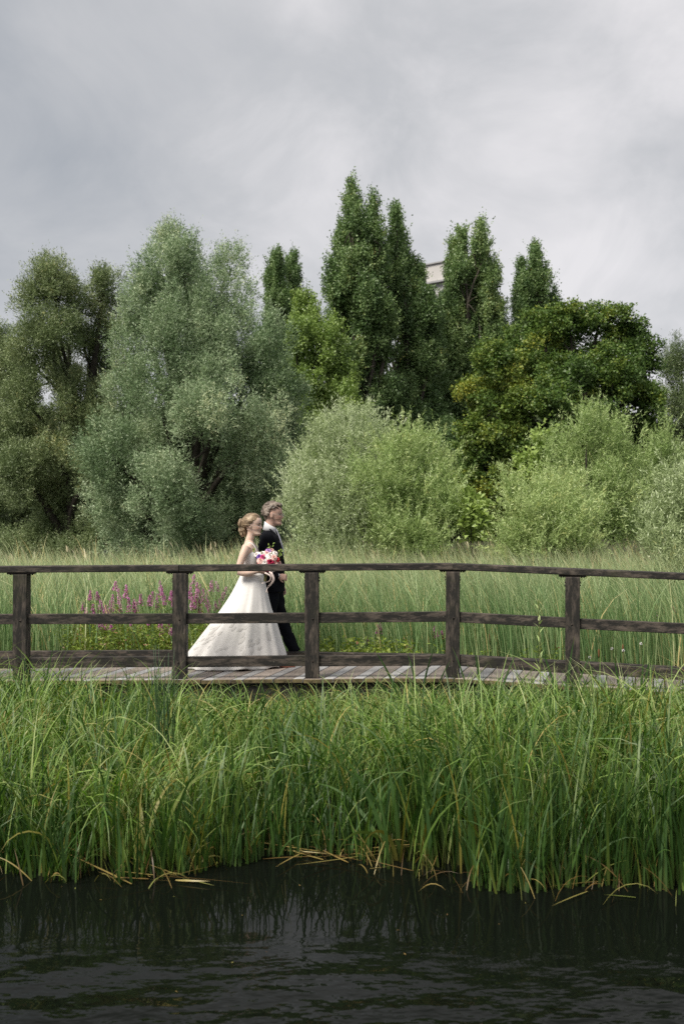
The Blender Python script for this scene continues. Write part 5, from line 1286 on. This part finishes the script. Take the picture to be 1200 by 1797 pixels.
for sd_ in (-1, 1):
    put('cuff', tube([(.058, -.167, 1.015), (.085, -.158, 1.008)], .034, 14) if sd_ < 0 else tube([(.083, .222, .905), (.097, .22, .882)], .035, 14), M['shirt'], groom)
# tie
tp = spline([(.040, 0, 1.555), (.062, 0, 1.50), (.088, 0, 1.43), (.115, 0, 1.33), (.122, 0, 1.24)], 12); wt = np.interp(np.linspace(0, 1, 12), [0, .12, .2, 1], [.02, .022, .016, .036])
V = []; F = []
for i, p in enumerate(tp):
    for sx, o_ in ((-1, 0), (-.4, .007), (.4, .007), (1, 0)): V.append(p + [o_ + .004, sx * wt[i], 0])
for i in range(11):
    for j in range(3): F.append((i * 4 + j, i * 4 + j + 1, i * 4 + j + 5, i * 4 + j + 4))
ti_ = put('tie', (np.array(V), F), M['tie'], groom); s_ = ti_.modifiers.new('thick', 'SOLIDIFY'); s_.thickness = 0.006
# jacket: torso and sleeves as one cloth shell, opened in a V at the front
jk = Acc()
jk.add(loft([ring((-.034, 0, 1.545), .075, .082), ring((-.036, 0, 1.515), .092, .15, 28, .9), ring((-.034, 0, 1.475), .11, .205, 28, .9), ring((-.026, 0, 1.41), .125, .222, 28, .88), ring((-.012, 0, 1.30), .137, .215, 28, .88), ring((.002, 0, 1.17), .134, .20, 28, .9), ring((.008, 0, 1.07), .134, .195, 28, .9), ring((.004, 0, .97), .142, .205, 28, .9), ring((-.004, 0, .87), .148, .21, 28, .9), ring((-.006, 0, .82), .15, .212, 28, .9)]))
jk.add(limb([(-.04, -.165, 1.465)] + RA, [.072, .082, .072, .066, .062], 16)); jk.add(limb(RF, [.064, .06, .052, .044], 16))
jk.add(limb([(-.03, .165, 1.465)] + LA, [.072, .082, .072, .066, .062], 16)); jk.add(limb(LF, [.064, .06, .05, .044], 16))
V, F = fuse(jk.get(), 0.0075, 3, 0.5)
F = np.array(F) if not isinstance(F, np.ndarray) else F
C = V[F].mean(1)
vw = np.interp(C[:, 2], [1.14, 1.2, 1.36, 1.5, 1.56], [0.0, 0.02, 0.062, 0.088, 0.095])
cut = (C[:, 0] > 0.035) & (np.abs(C[:, 1]) < vw) & (C[:, 2] > 1.15) & (C[:, 2] < 1.6)
cut |= (C[:, 2] > 1.50) & (np.abs(C[:, 1]) < .078) & (C[:, 0] > -.085)
V[:, 0] += 0.004 * np.sin(V[:, 2] * 38 + V[:, 1] * 20) + 0.003 * np.sin(V[:, 2] * 71 - V[:, 1] * 31)
V[:, 1] += 0.004 * np.sin(V[:, 2] * 47 + V[:, 0] * 25)
jo = put('jacket', (V, F[~cut]), M['suit'], groom); s_ = jo.modifiers.new('thick', 'SOLIDIFY'); s_.thickness = 0.005; s_.offset = -1
for sd_ in (-1, 1):                                     # lapels
    up = spline([(-.02, sd_ * .088, 1.565), (.048, sd_ * .088, 1.50), (.092, sd_ * .072, 1.40), (.124, sd_ * .03, 1.22), (.137, sd_ * .004, 1.13)], 14)
    wl = np.interp(np.linspace(0, 1, 14), [0, .28, .36, 1], [.03, .052, .066, .006]); V = []; F = []
    for i, p in enumerate(up):
        for u_, o_ in ((0, .006), (.5, .014), (1, .005)): V.append(p + np.array([-u_ * wl[i] * .52 + o_, sd_ * u_ * wl[i] * .82, 0]))
    for i in range(13):
        for j in range(2): F.append((i * 3 + j, i * 3 + j + 1, i * 3 + j + 4, i * 3 + j + 3))
    lo_ = put('lapel', (np.array(V), F), M['suit'], jo); s_ = lo_.modifiers.new('thick', 'SOLIDIFY'); s_.thickness = 0.005
r_ = np.random.default_rng(23); n = 40; D = nrm(r_.normal(size=(n, 3)) + [1.0, -.4, .2])
V, F = leaf_quads(np.repeat(np.array([[.092, -.075, 1.40]]), n, 0), D, np.full(n, .024), np.full(n, .018)); put('buttonhole_flower', (V, F), M['shirt'], jo)
# trousers and shoes
tr = Acc(); tr.add(loft([ring((0, 0, 1.0), .125, .18), ring((-.004, 0, .92), .13, .185), ring((-.006, 0, .84), .128, .185), ring((0, 0, .79), .10, .16)]))
legs = [[(0.01, .095, .88), (.045, .098, .70), (.095, .10, .49), (.175, .10, .29), (.262, .10, .085)], [(-.01, -.095, .88), (-.015, -.098, .70), (-.06, -.10, .49), (-.19, -.10, .33), (-.33, -.10, .19)]]
for lg in legs: tr.add(limb(lg, [.108, .095, .08, .074, .070], 18, 22))
V, F = fuse(tr.get(), 0.0075, 3, .5)
V[:, 0] += 0.005 * np.sin(V[:, 2] * 42 + V[:, 1] * 30) * (V[:, 2] < .75); V[:, 1] += .004 * np.sin(V[:, 2] * 33 + V[:, 0] * 28)
put('trousers', (V, F), M['trouser'], groom)
for a_, pit in ((np.array([.262, .10, .085]), R(-14)), (np.array([-.33, -.10, .19]), R(48))):
    Rp = rotm(0, pit); sh = Acc()
    sh.add(limb([(-.075, 0, -.045), (-.02, 0, -.035), (.07, 0, -.055), (.20, 0, -.066)], [.036, .047, .046, .04, .024], 14))
    sh.add(loft([ring((.062, 0, z_), .15, .044, 22, .8) for z_ in (-.092, -.086, -.074)]))
    V, F = fuse(sh.get(), 0.006, 1); put('shoe', (np.asarray(V) @ Rp.T + a_ + [0, 0, 0.008], F), M['shoe_black'], groom)

# ---- the bouquet, held in front of her
bq = empty('bouquet', (BX + 0.2, BY - 0.12, 0.49 + 1.08), 'round bouquet of white, blush, crimson and purple flowers in the bride\'s hand', 'bouquet')
def petal_flower(c, rad, face, seed, layers=4):
    """cupped layers of petals round an axis"""
    r = np.random.default_rng(seed); face = nrm(np.array(face, float)); s = nrm(np.cross(face, [0.3, 0.2, 1.0])); u = np.cross(face, s); V, F = [], []
    for l in range(layers):
        npet = 5 + l; op = 0.25 + 0.9 * l / (layers - 1)
        for k_ in range(npet):
            a_ = 2 * math.pi * (k_ + 0.5 * (l % 2)) / npet + r.normal(0, .12); d = s * math.cos(a_) + u * math.sin(a_); e_ = np.cross(face, d)
            L_ = rad * (0.45 + 0.55 * (l + 1) / layers); w_ = rad * (0.32 + 0.16 * l / layers); b_ = len(V)
            for q, wf in ((0.05, .35), (.45, 1.0), (.85, 1.0), (1.05, .45)):
                up = math.sin(min(1.2, q) * 1.5) * rad * 0.75 * (1.15 - 0.75 * op * q); outw = q * L_ * math.sin(op * 1.1 + 0.25)
                for sx in (-1, 0, 1): V.append(np.array(c) + d * (outw - abs(sx) * rad * .05) + e_ * sx * w_ * wf + face * (up + abs(sx) * rad * .05))
            for q in range(3):
                for j in range(2): F.append((b_ + q * 3 + j, b_ + q * 3 + j + 1, b_ + q * 3 + j + 4, b_ + q * 3 + j + 3))
    return np.array(V), F
FC = {'white': (.74, .68, .66), 'blush': (.72, .46, .42), 'peach': (.72, .36, .26), 'crimson': (.30, .012, .05), 'magenta': (.45, .04, .17), 'purple': (.14, .07, .30), 'lilac': (.40, .22, .48), 'red': (.48, .03, .04)}
for k_ in ('suit', 'trouser'): M[k_].node_tree.nodes['Principled BSDF'].inputs['Specular IOR Level'].default_value = 0.1
for k_, v in FC.items(): M['petal_' + k_] = fabric('petal_' + k_, v, 0.7, 0.1, 50)
fl = [('white', 475, 975, 9.0, -.20), ('white', 465, 989, 8.0, -.235), ('crimson', 476, 988, 8.0, -.235), ('blush', 456, 984, 7.0, -.22), ('blush', 482, 979, 6.0, -.215), ('magenta', 460, 978, 5.0, -.215), ('purple', 454, 977, 5.5, -.19), ('blush', 468, 970, 5.5, -.18),
 ('lilac', 471, 966, 5.0, -.16), ('white', 459, 972, 6.5, -.17), ('red', 488, 983, 5.0, -.19), ('blush', 484, 990, 6.0, -.21), ('crimson', 455, 993, 6.0, -.20), ('white', 484, 971, 5.5, -.15), ('magenta', 470, 999, 7, -.22), ('white', 480, 1000, 6, -.2), ('blush', 461, 1001, 6, -.19),
 ('blush', 477, 965, 4.5, -.13), ('white', 449, 973, 5.5, -.14), ('blush', 492, 990, 4.5, -.15)]
bc = B(471, 990, -.1)
flc = []
for i, (cn, x, y, rp, d) in enumerate(fl):
    c = B(x, y, d); c = np.array([(x - 600) / FPX * (BY + d) - BX, d, CAM_Z - (y - 900) / FPX * (BY + d) - 0.4865]); rad = rp / BS * 1.0; flc.append(c)
    W, F = petal_flower(c - nrm(c - bc) * rad * .5, rad, nrm(c - bc) + np.array([.1, -.55, .25]), 300 + i)
    part('flower', W + root_loc(bride), F, M['petal_' + cn], bq, smooth=True)
r_ = np.random.default_rng(33)
for i in range(26):
    a_ = r_.uniform(0, 6.28); el_ = r_.uniform(-.4, 1.2); c = bc + np.array([math.cos(a_) * .13 * math.cos(el_), math.sin(a_) * .10 * math.cos(el_), .03 + .10 * math.sin(el_)])
    D = nrm(c - bc + r_.normal(0, .03, 3))
    V, F, al = blades((c + root_loc(bride))[None], np.array([r_.uniform(.05, .09)]), np.array([math.atan2(D[1], D[0])]), np.array([math.acos(np.clip(D[2], -1, 1))]), np.array([.4]), np.array([r_.uniform(.02, .034)]), 5, 1.4)
    part('leaf', V, F, M['lime'] if i % 3 else M['shrub_silver'], bq, {'tint': np.full(len(V), r_.uniform(.3, 1)), 'along': al}, smooth=True)
for (x, y, d) in ((477, 958, -.15), (495, 974, -.14), (493, 968, -.15), (447, 968, -.12)):
    c = B(x, y, d); st = spline([bc, (bc + c) / 2 + [0, 0, .01], c], 6) + root_loc(bride); part('stem', *tube(st, .002, 5), M['stem'], bq)
    for j in range(5):
        q = st[-1] + r_.normal(0, .012, 3); D = nrm(r_.normal(size=3) + [0, -.3, .6]); V, F = leaf_quads(q[None], D[None], np.array([.04]), np.array([.022]))
        part('leaf', V, F, M['lime'], bq, {'tint': np.full(4, r_.uniform(.5, 1))})
hb = bc + root_loc(bride)
part('handle', *tube([hb, hb + [-.02, -.01, -.10], hb + [-.03, -.015, -.2]], [.03, .018, .016], 10), M['stem'], bq)
M['ribbon'] = fabric('blush_ribbon', (.66, .55, .52), 0.5, 0.05)
for pts in ([(468, 1004), (478, 1010), (476, 1018), (466, 1021), (463, 1022)], [(476, 1002), (482, 1012), (480, 1020), (473, 1028), (470, 1038)], [(479, 1003), (484, 1015), (479, 1024), (472, 1032), (473, 1039)]):
    P = spline([B(x, y, -.27) for x, y in pts], 16) + root_loc(bride); V = []; F = []
    for i, p in enumerate(P):
        tg = nrm(P[min(i + 1, 15)] - P[max(i - 1, 0)]); sd = nrm(np.cross(tg, [0, 1, 0])); sd = nrm(sd * math.cos(i * .14) + np.array([0, 1, 0]) * math.sin(i * .14)); V += [p - sd * .009, p + sd * .009]
    F = [(2 * i, 2 * i + 1, 2 * i + 3, 2 * i + 2) for i in range(15)]
    rb = part('ribbon', np.array(V), F, M['ribbon'], bq, smooth=True); s_ = rb.modifiers.new('thick', 'SOLIDIFY'); s_.thickness = 0.0015
